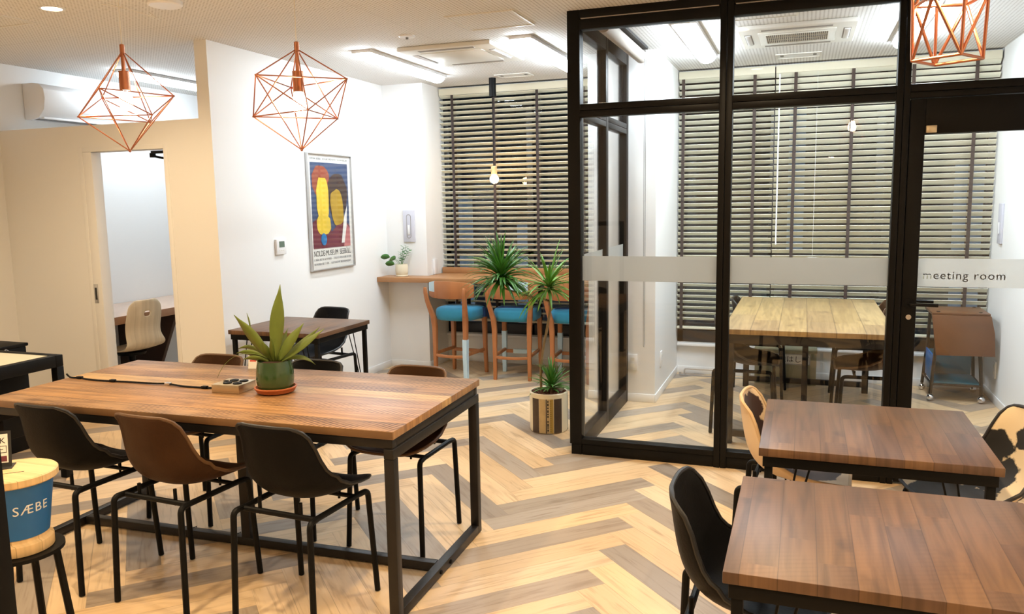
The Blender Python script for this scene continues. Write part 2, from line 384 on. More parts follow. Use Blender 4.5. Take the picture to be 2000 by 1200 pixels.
def text_curve(txt, size, align='LEFT', extrude=0.0, space=1.0):
    cu = bpy.data.curves.new('lettering', 'FONT'); cu.body = txt; cu.size = size; cu.align_x = align
    cu.extrude = extrude; cu.space_character = space; cu.resolution_u = 3
    return cu
def text_mesh(txt, size, align='LEFT', extrude=0.0006, space=1.0, width=None):
    """returns (verts, faces) of the lettering in its own XY plane"""
    cu = text_curve(txt, size, align, extrude, space); o = bpy.data.objects.new('lettering_source', cu); C.objects.link(o)
    bpy.context.view_layer.update(); dg = bpy.context.evaluated_depsgraph_get()
    me = bpy.data.meshes.new_from_object(o.evaluated_get(dg))
    vs = [v.co.copy() for v in me.vertices]; fs = [tuple(p.vertices) for p in me.polygons]
    bpy.data.objects.remove(o); bpy.data.curves.remove(cu); bpy.data.meshes.remove(me)
    if width and vs:
        w = max(v.x for v in vs) - min(v.x for v in vs); k = width / w
        for v in vs: v.x *= k
    return vs, fs
def put_text(mb, txt, size, mx, align='LEFT', extrude=.0006, space=1.0, width=None):
    vs, fs = text_mesh(txt, size, align, extrude, space, width)
    mb.add([mx @ v for v in vs], fs)
def frame_mx(o, ex, ey):
    ex, ey = Vector(ex).normalized(), Vector(ey).normalized(); ez = ex.cross(ey)
    m = Matrix((ex, ey, ez)).transposed().to_4x4(); m.translation = Vector(o); return m

# ================================================================== SETTING
CZ = 2.545
XL, XR, YB, YF = -5.45, 1.33, 6.90, -2.6      # left wall, right wall, back wall, wall behind the camera
# ---- floor: herringbone of oak and grey planks, one mesh with a colour per plank
def build_floor():
    W, LN = .1355, .857; OX, OY = -1.30, 3.463; r2 = math.sqrt(.5)
    x0, x1, y0, y1 = XL, XR, YF, 6.95
    def clip(poly):
        for ax, lim, sg in ((0, x0, 1), (0, x1, -1), (1, y0, 1), (1, y1, -1)):
            out = []
            for i in range(len(poly)):
                a, b = poly[i], poly[(i + 1) % len(poly)]
                da, db = sg * (a[ax] - lim), sg * (b[ax] - lim)
                if da >= 0: out.append(a)
                if da * db < 0:
                    k = da / (da - db); out.append(tuple(a[j] + k * (b[j] - a[j]) for j in range(4)))
            poly = out
            if len(poly) < 3: return None
        return poly
    rnd = random.Random(3); V = []; F = []; UV = []; COL = []
    oak = [(.66, .48, .285), (.62, .44, .255), (.69, .51, .31), (.645, .455, .255), (.67, .495, .31)]
    gry = [(.32, .26, .20), (.36, .30, .24), (.285, .235, .19), (.34, .265, .195)]
    for j in range(-5, 6):
        for i in range(-45, 45):
            for kind in 'HV':
                if kind == 'H': c = [(i * W, i * W), (i * W + LN, i * W), (i * W + LN, i * W + W), (i * W, i * W + W)]; uv = [(0, 0), (LN, 0), (LN, W), (0, W)]
                else: c = [(i * W, i * W + W), (i * W + W, i * W + W), (i * W + W, i * W + W + LN), (i * W, i * W + W + LN)]; uv = [(0, 0), (0, W), (LN, W), (LN, 0)]
                poly = []
                for (u, v), (a, b) in zip(c, uv):
                    u -= j * LN; v += j * LN
                    poly.append((OX + (u - v) * r2, OY + (u + v) * r2, a, b))
                ph = {0: 0, -1: 1, 1: 2}.get(j, (j * 2) % 3) if kind == 'H' else {0: 2, -1: 1, 1: 0}.get(j, (j + 1) % 3)
                grey = (i % 3 == ph) and rnd.random() > .06
                if not grey and rnd.random() < .05: grey = True
                if j == 0 and kind == 'H' and i == 4: grey = True
                col = rnd.choice(gry if grey else oak); k = rnd.uniform(.93, 1.07); off = rnd.uniform(0, 60)
                poly = clip(poly)
                if not poly: continue
                o = len(V); V += [(p[0], p[1], 0) for p in poly]; F.append(tuple(range(o, o + len(poly))))
                UV += [(p[2] + off, p[3]) for p in poly]; COL.append((col[0] * k, col[1] * k, col[2] * k, 1))
    me = bpy.data.meshes.new('floor')
    nb = len(V)
    V += [(x0, y0, -.06), (x1, y0, -.06), (x1, y1, -.06), (x0, y1, -.06)]; F.append((nb + 3, nb + 2, nb + 1, nb))
    UV += [(0, 0)] * 4; COL.append((.3, .3, .3, 1))
    me.from_pydata(V, [], F)
    ul = me.uv_layers.new(name='plank_uv')
    ul.data.foreach_set('uv', [c for p in UV for c in p])
    at = me.attributes.new('plank_colour', 'FLOAT_COLOR', 'FACE'); at.data.foreach_set('color', [c for p in COL for c in p])
    m, t, b = new_mat('herringbone_planks'); N, L = t.nodes, t.links
    a = N.new('ShaderNodeAttribute'); a.attribute_name = 'plank_colour'
    u = N.new('ShaderNodeUVMap'); u.uv_map = 'plank_uv'
    mp = N.new('ShaderNodeMapping'); mp.inputs['Scale'].default_value = (3.0, 42, 1); L.new(u.outputs[0], mp.inputs[0])
    g = N.new('ShaderNodeTexNoise'); g.inputs['Scale'].default_value = 1; g.inputs['Detail'].default_value = 8; g.inputs['Distortion'].default_value = 1.1
    L.new(mp.outputs[0], g.inputs['Vector'])
    gr = _ramp(t, g.outputs['Fac'], [(.26, (.66, .60, .55)), (.48, (1, 1, 1)), (.75, (1.06, 1.06, 1.08))])
    mp2 = N.new('ShaderNodeMapping'); mp2.inputs['Scale'].default_value = (2.3, 9, 1); L.new(u.outputs[0], mp2.inputs[0])
    kn = N.new('ShaderNodeTexNoise'); kn.inputs['Scale'].default_value = 1; kn.inputs['Detail'].default_value = 4; L.new(mp2.outputs[0], kn.inputs['Vector'])
    kf = _ramp(t, kn.outputs['Fac'], [(.62, (1, 1, 1)), (.76, (.70, .65, .60))])
    col = _mix(t, 1.0, _mix(t, 1.0, a.outputs['Color'], gr, 'MULTIPLY'), kf, 'MULTIPLY')
    sx = N.new('ShaderNodeSeparateXYZ'); L.new(u.outputs[0], sx.inputs[0])
    sm = _math(t, 'ADD', _math(t, 'LESS_THAN', sx.outputs[1], .0014), _math(t, 'GREATER_THAN', sx.outputs[1], W - .0014))
    col = _mix(t, _math(t, 'MULTIPLY', sm, .4), col, (.12, .08, .05))
    L.new(col, b.inputs['Base Color']); b.inputs['Roughness'].default_value = .34; b.inputs['Specular IOR Level'].default_value = .45
    bp = N.new('ShaderNodeBump'); bp.inputs['Strength'].default_value = .08; bp.inputs['Distance'].default_value = .002
    L.new(g.outputs['Fac'], bp.inputs['Height']); L.new(bp.outputs[0], b.inputs['Normal'])
    me.materials.append(m)
    o = bpy.data.objects.new('floor', me); C.objects.link(o); return o
struct(build_floor(), 'herringbone floor of pale oak and grey planks', 'floor')
# ---- ceiling: perforated board
def ceiling_mat():
    m, t, b = new_mat('perforated_ceiling_board'); N, L = t.nodes, t.links
    tc = N.new('ShaderNodeTexCoord'); sp = N.new('ShaderNodeSeparateXYZ'); L.new(tc.outputs['Object'], sp.inputs[0])
    pit = .0225
    fx = _math(t, 'SUBTRACT', _math(t, 'FRACT', _math(t, 'DIVIDE', sp.outputs[0], pit)), .5)
    fy = _math(t, 'SUBTRACT', _math(t, 'FRACT', _math(t, 'DIVIDE', sp.outputs[1], pit)), .5)
    d = _math(t, 'SQRT', _math(t, 'ADD', _math(t, 'MULTIPLY', fx, fx), _math(t, 'MULTIPLY', fy, fy)))
    hole = _math(t, 'LESS_THAN', d, .23)
    jx = _math(t, 'LESS_THAN', _math(t, 'ABSOLUTE', _math(t, 'SUBTRACT', _math(t, 'FRACT', _math(t, 'DIVIDE', sp.outputs[0], .91)), .5)), .0025)
    jy = _math(t, 'LESS_THAN', _math(t, 'ABSOLUTE', _math(t, 'SUBTRACT', _math(t, 'FRACT', _math(t, 'DIVIDE', sp.outputs[1], .455)), .5)), .005)
    col = _mix(t, _math(t, 'MULTIPLY', hole, .62), (.76, .755, .74), (.16, .13, .10))
    col = _mix(t, _math(t, 'MULTIPLY', _math(t, 'MAXIMUM', jx, jy), .3), col, (.35, .33, .30))
    L.new(col, b.inputs['Base Color']); b.inputs['Roughness'].default_value = .85; b.inputs['Specular IOR Level'].default_value = .2
    return m
M['ceil'] = ceiling_mat()
struct(MB().box(XL - .1, XR + .1, YF - .1, YB + .1, CZ, CZ + .12).build('ceiling', 'ceil'), 'perforated white ceiling boards', 'ceiling')
# ---- walls
WB = MB().box(XL - .1, XL, YF, YB + .1, 0, CZ)
struct(WB.build('wall_left', 'wall'), 'white wall along the left with the desk booth', 'wall')
struct(MB().box(XR, XR + .1, YF, YB + .1, 0, CZ).build('wall_right', 'wall'), 'white wall at the right end of the meeting room', 'wall')
struct(MB().box(XL, XR, YF - .1, YF, 0, CZ).build('wall_front', 'wall'), 'white wall behind the camera', 'wall')
# back wall with two window openings
W1 = (-3.17, -1.50); W2 = (-1.00, XR); WZ0, WZ1 = .275, 2.53
b = MB(); b.box(XL, W1[0], YB, YB + .1, 0, CZ); b.box(W1[1], W2[0], YB, YB + .1, 0, CZ)
for a0, a1 in (W1, W2):
    b.box(a0, a1, YB, YB + .1, 0, WZ0); b.box(a0, a1, YB, YB + .1, WZ1, CZ)
struct(b.build('wall_back', 'wall'), 'white wall around the two windows', 'wall')
# partition of the booth with its door opening, the poster wall, the pocket beside the window, the column
DX0, DX1, DZ = -4.678, -3.975, 1.885; PY0, PY1 = 4.255, 4.355
b = MB(); b.box(XL, DX0, PY0, PY1, 0, 2.065); b.box(DX1, -3.66, PY0, PY1, 0, 2.065); b.box(DX0, DX1, PY0, PY1, DZ, 2.065)
struct(b.build('wall_booth', 'wall'), 'low partition wall with the open doorway of the desk booth', 'wall')
struct(MB().box(-3.665, -3.569, 4.245, YB, 0, CZ).build('wall_poster', 'wall'), 'white wall on which the framed poster hangs', 'wall')
struct(MB().box(-3.569, W1[0], 6.49, YB, 0, CZ).build('wall_pocket', 'wall'), 'white wall pier left of the left window', 'wall')
struct(MB().box(W1[1], W2[0], 5.80, YB, 0, CZ).build('wall_column', 'wall'), 'white square column between the two windows', 'column')
bb = MB(); h = .062; d = .008
bb.box(-3.569, -3.569 + d, 4.245, 6.49, 0, h); bb.box(-3.569, W1[0], 6.49 - d, 6.49, 0, h)
bb.box(W1[0], W1[0] + d, 6.49, YB, 0, h); bb.box(W1[0], W1[1], YB - d, YB, 0, h)
bb.box(W1[1], W2[0], 5.80 - d, 5.80, 0, h); bb.box(W2[0], W2[0] + d, 5.80, YB, 0, h); bb.box(W2[0], XR, YB - d, YB, 0, h)
bb.box(XR - d, XR, 4.6, YB, 0, h); bb.box(W1[1] - d, W1[1], 5.80, YB, 0, h)
struct(bb.build('baseboard_back', 'trim', bevel=.002), 'thin white skirting along the walls', 'baseboard')
# casing round the booth doorway and the sliding door in its pocket
tr = MB(); tr.box(DX0 - .035, DX0, PY0 - .006, PY0 + .02, 0, DZ + .03); tr.box(DX1, DX1 + .035, PY0 - .006, PY0 + .02, 0, DZ + .03); tr.box(DX0, DX1, PY0 - .006, PY0 + .02, DZ, DZ + .03)
struct(tr.build('trim_1', 'trim', bevel=.002), 'narrow white casing of the booth doorway', 'trim')
dr = struct(MB().box(DX0, DX0 + .078, PY0 - .004, PY1 - .02, .005, DZ).build('door_1', 'trim', bevel=.003), 'white sliding door pushed back into the booth wall', 'door')
hp = MB().box(DX0 + .004, DX0 + .040, PY0 - .008, PY0 - .003, .84, .975).build('pull_plate', 'silver', dr, bevel=.002); hp['label'] = 'silver recessed pull plate'
MB().box(DX0 + .016, DX0 + .032, PY0 - .010, PY0 - .007, .865, .95).build('finger_recess', 'ink', hp)
# windows: frames, panes, sills
for wi, (a0, a1), mull in ((1, W1, (-2.33,)), (2, W2, (-.24, .55))):
    f = MB(); y0, y1 = 6.915, 6.975
    f.box(a0, a1, y0, y1, WZ0, WZ0 + .10); f.box(a0, a1, y0, y1, WZ1 - .06, WZ1); f.box(a0, a0 + .05, y0, y1, WZ0, WZ1); f.box(a1 - .05, a1, y0, y1, WZ0, WZ1)
    for mx in mull: f.box(mx - .03, mx + .03, y0, y1, WZ0, WZ1)
    f.box(a0, a1, y0, y1, 1.02, 1.06)
    wo = struct(f.build(f'window_{wi}', 'winframe', bevel=.003), ('dark framed night window behind the stools' if wi == 1 else 'dark framed night window of the meeting room'), 'window')
    xs = [a0 + .05] + [q for mx in mull for q in (mx - .03, mx + .03)] + [a1 - .05]
    for k in range(0, len(xs), 2):
        MB().box(xs[k], xs[k + 1], 6.942, 6.950, WZ0 + .10, WZ1 - .06).build('pane', 'pane', wo)
    MB().box(a0 + .008, a1 - .008, 6.855, 6.915, WZ0 - .028, WZ0 - .003).build('window_sill', 'trim', wo, bevel=.003)
# night outside: the building over the road
fac = MB().box(-9, 8, 11.0, 11.4, -4, 7).build('building', 'facade'); tag(fac, 'dark building across the road seen through the blinds', 'building')
for k in range(7):
    MB().box(-8.4 + k * 2.1, -8.1 + k * 2.1, 10.8, 11.0, -4, 7).build('pilaster', 'facade', fac)
for k, (x, z, w, hh) in enumerate(((-5.15, -.6, .55, 2.2), (-4.2, -.7, .45, 1.9), (-2.4, -.2, .5, 1.4), (-.2, .4, .5, 2.4), (1.7, .1, .6, 1.8))):
    MB().box(x, x + w, 10.97, 10.99, z, z + hh).build('window', 'dimwin', fac)

# ---- glass front and side of the meeting room
GY0, GY1 = 4.45, 4.52
def gframe(parts, name, label, cat):
    b = MB()
    for p in parts: b.box(*p)
    o = b.build(name, 'frame', bevel=.003); return struct(o, label, cat)
zb0, zb1 = 1.038, 1.181           # frosted band
fr = []
fr.append((-1.270, -1.197, GY0, GY1 + .01, .065, CZ)); fr.append((-1.262, -1.2, GY0 + .006, GY1, 0, .065))
for a, bx in ((-.437, -.4035), (-.4015, -.368), (.415, .446), (.448, .477)): fr.append((a, bx, GY0, GY1, .0, CZ))
fr.append((1.262, XR, GY0, GY1, 0, CZ))
for a, bx in ((-1.197, -.437), (-.368, .415)):
    fr.append((a, bx, GY0, GY1, .066, .098)); fr.append((a, bx, GY0 + .008, GY1, 0, .064))
    fr.append((a, bx, GY0, GY1, 1.964, 1.9985)); fr.append((a, bx, GY0, GY1, 2.0005, 2.035))
fr.append((.477, 1.262, GY0, GY1, 1.970, 1.9985)); fr.append((.477, 1.262, GY0, GY1, 2.0005, 2.038))
for a, bx in ((-1.197, -.437), (-.368, .415), (.477, 1.262)):
    fr.append((a, bx, GY0, GY1, 2.440, 2.493)); fr.append((a, bx, GY0 + .02, GY1, 2.493, 2.501)); fr.append((a, bx, GY0, GY1, 2.501, CZ))
wf = gframe(fr, 'wall_glass_front', 'black framed glass front of the meeting room', 'glass wall')
def pane(parent, x0, x1, z0, z1, y=4.485):
    return MB().box(x0, x1, y - .004, y + .004, z0, z1).build('pane', 'glass', parent)
pane(wf, -1.197, -.437, .098, 1.964); pane(wf, -.368, .415, .098, 1.964)
pane(wf, -1.197, -.437, 2.035, 2.44); pane(wf, -.368, .415, 2.035, 2.44); pane(wf, .477, 1.262, 2.038, 2.44)
for x0, x1 in ((-1.197, -.437), (-.368, .415)):
    q = MB().box(x0, x1, 4.4895, 4.4905, zb0, zb1).build('frosted_band', 'frost', wf); q['label'] = 'frosted film strip across the pane'
st = MB()
for x0, x1 in ((-1.19, -.445), (-.36, .41), (.49, 1.255)): st.box(x0, x1, GY0 - .002, GY0 + .019, 2.4945, 2.4995)
st.build('seal_strip', 'greyrail', wf)
# side wall of the glass box
sx0, sx1 = -1.262, -1.20; sl = []
sl.append((sx0, sx1, 5.105, 5.165, 0, CZ)); sl.append((sx0, sx1, 5.735, 5.80, 0, CZ))
for a, bx in ((4.53, 5.105), (5.165, 5.735)):
    sl.append((sx0, sx1, a, bx, 0, .098)); sl.append((sx0, sx1, a, bx, 1.964, 1.9985)); sl.append((sx0, sx1, a, bx, 2.0005, 2.035)); sl.append((sx0, sx1, a, bx, 2.44, CZ))
ws = gframe(sl, 'wall_glass_side', 'black framed glass side of the meeting room by the plant pot', 'glass wall')
for a, bx in ((4.53, 5.105), (5.165, 5.735)):
    for z0, z1 in ((.098, 1.964), (2.035, 2.44)):
        MB().box(-1.235, -1.227, a, bx, z0, z1).build('pane', 'glass', ws)
    q = MB().box(-1.2265, -1.2255, a, bx, zb0, zb1).build('frosted_band', 'frost', ws); q['label'] = 'frosted film strip across the pane'
# door of the meeting room
b = MB(); dz0 = .012
b.box(.480, .549, GY0 + .008, GY1 - .008, dz0, 1.966); b.box(1.190, 1.259, GY0 + .008, GY1 - .008, dz0, 1.966)
b.box(.549, 1.190, GY0 + .008, GY1 - .008, 1.797, 1.966); b.box(.549, 1.190, GY0 + .008, GY1 - .008, dz0, .115)
door = struct(b.build('door_2', 'frame', bevel=.003), 'black framed glass door of the meeting room', 'door')
MB().box(.549, 1.190, 4.481, 4.489, .115, 1.797).build('pane', 'glass', door)
# frosted strip with the words cut out of it
cu = text_curve('meeting room', .060, 'LEFT'); cu.space_character = 1.12
o = bpy.data.objects.new('lettering_source', cu); C.objects.link(o)
bpy.context.view_layer.update(); dg = bpy.context.evaluated_depsgraph_get()
cv = bpy.data.objects.new('band_source', o.evaluated_get(dg).to_curve(dg).copy() if False else bpy.data.curves.new('band', 'CURVE'))
src = o.to_curve(dg).copy(); o.to_curve_clear()
bpy.data.objects.remove(o)
pts = [p.co for s in src.splines for p in (s.bezier_points if s.type == 'BEZIER' else s.points)]
tx0 = min(p[0] for p in pts); tx1 = max(p[0] for p in pts); k = (.939 - .577) / (tx1 - tx0)
src.dimensions = '2D'; src.fill_mode = 'BOTH'; src.extrude = 0
bz0, bz1 = (zb0 - 1.078) / k, (zb1 - 1.078) / k; bx0, bx1 = tx0 + (.549 - .577) / k, tx0 + (1.190 - .577) / k
sp = src.splines.new('POLY'); sp.points.add(3)
for p, (x, y) in zip(sp.points, ((bx0, bz0), (bx1, bz0), (bx1, bz1), (bx0, bz1))): p.co = (x, y, 0, 1)
sp.use_cyclic_u = True
bpy.data.objects.remove(cv)
co = bpy.data.objects.new('band_source', src); C.objects.link(co); bpy.context.view_layer.update(); dg = bpy.context.evaluated_depsgraph_get()
me = bpy.data.meshes.new_from_object(co.evaluated_get(dg)); bpy.data.objects.remove(co)
vs = [((v.co.x - tx0) * k + .577, 4.4905, v.co.y * k + 1.078) for v in me.vertices]; fs = [tuple(p.vertices) for p in me.polygons]
q = MB().add(vs, fs).build('frosted_band', 'frost', door); q['label'] = 'frosted film strip with the room name cut out'
for sgn, y in ((-1, GY0 + .008), (1, GY1 - .008)):
    hd = MB(); hd.lathe([(.024, 0), (.024, .008)], 20, mx=frame_mx((.515, y, .955), (1, 0, 0), (0, 0, 1)) if sgn < 0 else frame_mx((.515, y, .955), (-1, 0, 0), (0, 0, 1)))
    hd.tube(fillet([(.515, y, .955), (.515, y + sgn * .05, .955), (.640, y + sgn * .05, .953)], .018), .0085, 10)
    hn = hd.build('lever_handle', 'black', door)
lk = MB().lathe([(.013, 0), (.013, .005)], 16, mx=frame_mx((.515, GY0 + .008, .885), (1, 0, 0), (0, 0, 1))).build('lock_cylinder', 'chrome', door); lk['label'] = 'small chrome lock cylinder'
MB().box(.552, .60, GY0 - .004, GY0 + .009, 1.80, 1.835).build('door_stop', 'gold_alu', door, bevel=.002)

# ================================================================== BLINDS
def blind(x0, x1, tilt, tapes, label, wand=None, cordtag=None):
    t = thing('venetian_blind', label, 'blind', ((x0 + x1) / 2, 6.845, 0), 0, 'wide slatted blinds on the windows')
    w = (x1 - x0) / 2; ca, sa = math.cos(tilt), math.sin(tilt); sl = MB(); z = 2.455; hw, th = .025, .0014
    while z > .44:
        mx = Matrix.Translation((0, 0, z)) @ Matrix.Rotation(-tilt, 4, 'X')
        sl.box(-w, w, -hw, hw, -th, th, mx); z -= .048
    sl.build('slats', 'slat', t)
    MB().box(-w, w, -.032, -.026, 2.468, 2.528).build('valance', 'valance', t, bevel=.001)
    MB().box(-w, w, -.02, .025, 2.485, 2.525).build('headrail', 'winframe', t)
    MB().box(-w, w, -.026, .026, .402, .420).build('bottom_rail', 'valance', t, bevel=.002)
    for x in tapes:
        x -= (x0 + x1) / 2
        b = MB()
        for y in (-.0285, .0285): b.box(x - .0125, x + .0125, y - .0006, y + .0006, .405, 2.47)
        b.build('ladder_tape', 'tape', t)
    if wand: 
        q = MB().tube([(wand - (x0 + x1) / 2, -.05, 2.46), (wand - (x0 + x1) / 2, -.052, 1.12)], .0055, 8).build('tilt_wand', 'white', t); q['label'] = 'long white tilt wand'
    if cordtag:
        q = MB().tube([(cordtag - (x0 + x1) / 2, -.04, 2.46), (cordtag - (x0 + x1) / 2, -.04, .93)], .0012, 6).build('pull_cord', 'white', t)
        MB().box(cordtag - (x0 + x1) / 2 - .035, cordtag - (x0 + x1) / 2 + .035, -.042, -.040, .99, 1.02).build('cord_tag', 'paper', q)
    return t
blind(-3.162, -1.508, math.radians(24), (-3.033, -2.63, -2.222, -1.80), 'slatted blind on the left window behind the bar stools')
blind(-.992, -.243, math.radians(30), (-.955, -.394), 'narrow slatted blind next to the white column in the meeting room')
blind(-.235, 1.318, math.radians(38), (-.086, .33, .747, 1.164), 'wide slatted blind behind the meeting table', wand=-.205, cordtag=.075)

# ================================================================== CEILING FIXTURES
def batten(x, y0, y1, label, mat='diffuser', z=CZ):
    t = thing('ceiling_light', label, 'ceiling light', (x, (y0 + y1) / 2, z), 0, 'long batten lights on the ceiling')
    h = (y1 - y0) / 2
    MB().box(-.075, .075, -h, h, -.022, 0).build('housing', 'white', t, bevel=.003)
    d = MB(); n = 8; vs = []
    for sg in (-1, 1):
        for i in range(n + 1):
            a = PI * i / n; vs.append((.062 * math.cos(a), sg * (h - .02), -.022 - .042 * math.sin(a)))
    fs = [(i, i + 1, n + 2 + i, n + 1 + i) for i in range(n)] + [tuple(range(n + 1)), tuple(range(n + 1, 2 * n + 2))]
    d.add(vs, fs).build('diffuser', mat, t)
    return t
batten(-2.87, 4.95, 6.20, 'lit batten light on the ceiling left of the air conditioner, above the poster wall')
batten(-1.72, 4.95, 6.20, 'lit batten light on the ceiling between air conditioner and glass corner')
batten(-.70, 4.95, 6.20, 'lit batten light on the ceiling inside the meeting room near the column', 'meeting_diffuser')
batten(.60, 4.95, 6.20, 'lit batten light on the meeting room ceiling behind the door mullion', 'meeting_diffuser')
batten(-4.90, 4.86, 6.10, 'lit batten light above the desk booth by the wall air conditioner', 'booth_diffuser')
sp_d = bpy.data.lights.new('downlight_beam', 'SPOT'); sp_d.energy = DOWN_W; sp_d.color = WARM
sp_d.spot_size = math.radians(150); sp_d.spot_blend = .9; sp_d.shadow_soft_size = .04
def downlight(x, y, label):
    t = thing('downlight', label, 'ceiling light', (x, y, CZ), 0, 'round warm downlights')
    MB().lathe([(.050, 0), (.062, 0), (.062, -.004), (.050, -.004), (.050, 0)], 28).build('trim_ring', 'white', t)
    MB().lathe([(1e-7, -.002), (.050, -.002)], 28).build('lens', 'downlight', t)
    bm_ = bpy.data.objects.new('beam', sp_d); C.objects.link(bm_); bm_.parent = t; bm_.location = (0, 0, -.012)
    return t
dl = downlight(-3.733, 3.281, 'round warm downlight in the ceiling at the upper left')
for x, y in ((-3.73, 1.6), (-2.07, 1.95), (-.39, 1.95), (1.0, 1.95), (-.40, 3.59), (-2.07, .3), (-.39, .3), (1.0, .3), (-3.73, 0.0), (-4.9, 1.6)):
    dup(dl, (x, y, CZ), 0, 'round warm downlight in the ceiling over the front seats, above the picture')
def cassette(x0, x1, y0, y1, label, grille):
    t = thing('ceiling_air_conditioner', label, 'air conditioner', ((x0 + x1) / 2, (y0 + y1) / 2, CZ))
    a, b_ = (x1 - x0) / 2, (y1 - y0) / 2
    MB().box(-a, a, -b_, b_, -.028, 0).build('panel', 'offwhite', t, bevel=.008, bseg=3)
    g = MB(); gw, gh = a * .66, b_ * .62
    g.box(-gw, gw, -gh, gh, -.034, -.027); gr = g.build('intake_panel', 'offwhite', t, bevel=.003)
    if grille:
        k = MB(); k.box(-gw * .80, gw * .80, -gh * .8, gh * .55, -.0355, -.0335); k.build('grille_opening', 'grey', gr)
        k = MB()
        for i in range(33): x = -gw * .8 + i * gw * 1.6 / 32; k.box(x - .0022, x + .0022, -gh * .8, gh * .55, -.040, -.035)
        for i in range(4): y = -gh * .8 + i * gh * 1.35 / 3; k.box(-gw * .8, gw * .8, y - .003, y + .003, -.040, -.035)
        k.build('grille_bars', 'offwhite', gr)
    for sx in (-1, 1):
        MB().box(sx * a * .84 - .022, sx * a * .84 + .022, -gh * .8, gh * .8, -.0305, -.027).build('outlet_slot', 'greyrail', t)
        MB().box(sx * a * .84 - .016, sx * a * .84 + .016, -gh * .77, gh * .77, -.038, -.030).build('louver', 'white', t, bevel=.002)
    for sy in (-1, 1):
        MB().box(-gw * .9, gw * .9, sy * b_ * .82 - .018, sy * b_ * .82 + .018, -.0305, -.027).build('outlet_slot', 'greyrail', t)
    return t
cassette(-2.62, -1.94, 4.99, 5.68, 'square cassette air conditioner in the ceiling above the counter stools', False)
cassette(-.42, .275, 5.27, 5.93, 'cassette air conditioner with grille in the meeting room ceiling', True)
def ceil_panel(name, x0, x1, y0, y1, label, cat='ceiling panel', slots=False):
    t = thing(name, label, cat, ((x0 + x1) / 2, (y0 + y1) / 2, CZ)); a, b_ = (x1 - x0) / 2, (y1 - y0) / 2; w = .012
    f = MB(); f.box(-a, a, -b_, -b_ + w, -.006, 0); f.box(-a, a, b_ - w, b_, -.006, 0); f.box(-a, -a + w, -b_ + w, b_ - w, -.006, 0); f.box(a - w, a, -b_ + w, b_ - w, -.006, 0)
    f.build('frame', 'offwhite', t)
    MB().box(-a + w, a - w, -b_ + w, b_ - w, -.003, 0).build('panel', 'ceil' if not slots else 'trim', t)
    if slots:
        for sx in (-1, 1): MB().box(sx * a * .72 - .012, sx * a * .72 + .012, -b_ * .5, b_ * .2, -.0045, -.002).build('slot', 'grey', t)
    return t
ceil_panel('access_panel', -1.945, -1.535, 4.29, 4.69, 'square access panel in the perforated ceiling left of the glass corner')
ceil_panel('ceiling_vent', -2.447, -2.15, 6.37, 6.53, 'thin vent panel in the ceiling above the left window', 'vent', True)
ceil_panel('ceiling_vent', -.23, .09, 6.40, 6.60, 'thin vent panel with two slots above the meeting table', 'vent', True)
ceil_panel('access_panel', -.50, -.06, 4.70, 5.09, 'access panel in the meeting room ceiling just behind the glass front')
ceil_panel('ceiling_vent', -4.52, -4.09, 3.02, 3.48, 'flat square panel in the ceiling at the far upper left', 'vent')
def ceil_disc(name, x, y, r, label, cat):
    t = thing(name, label, cat, (x, y, CZ))
    MB().lathe([(r, 0), (r, -.004), (r * .9, -.009), (1e-7, -.010)], 28).build('plate', 'white', t)
    MB().lathe([(.009, -.009), (.009, -.018), (.004, -.022), (1e-7, -.022)], 14).build('sensor', 'grey', t)
    return t
ceil_disc('smoke_detector', -2.378, 4.678, .052, 'round white smoke detector in front of the air conditioner', 'smoke detector')
# ceiling roses of the pendants and the loose flex
cr = MB().lathe([(.085, 0), (.085, -.018), (.078, -.024), (1e-7, -.024)], 36).build('ceiling_rose', 'white'); cr.location = (-3.10, 3.40, CZ)
tag(cr, 'round white ceiling rose at the top edge above the poster wall end', 'ceiling rose')

t = MB().tube(smooth_pts([(-3.42, 3.30, CZ - .004), (-3.36, 3.36, CZ - .012), (-3.285, 3.43, CZ - .035), (-3.255, 3.50, CZ - .05), (-3.285, 3.54, CZ - .04), (-3.33, 3.53, CZ - .004)]), .0022, 6).build('ceiling_flex', 'offwhite')
tag(t, 'thin pale loop of flex hanging from the ceiling at the top edge', 'flex')

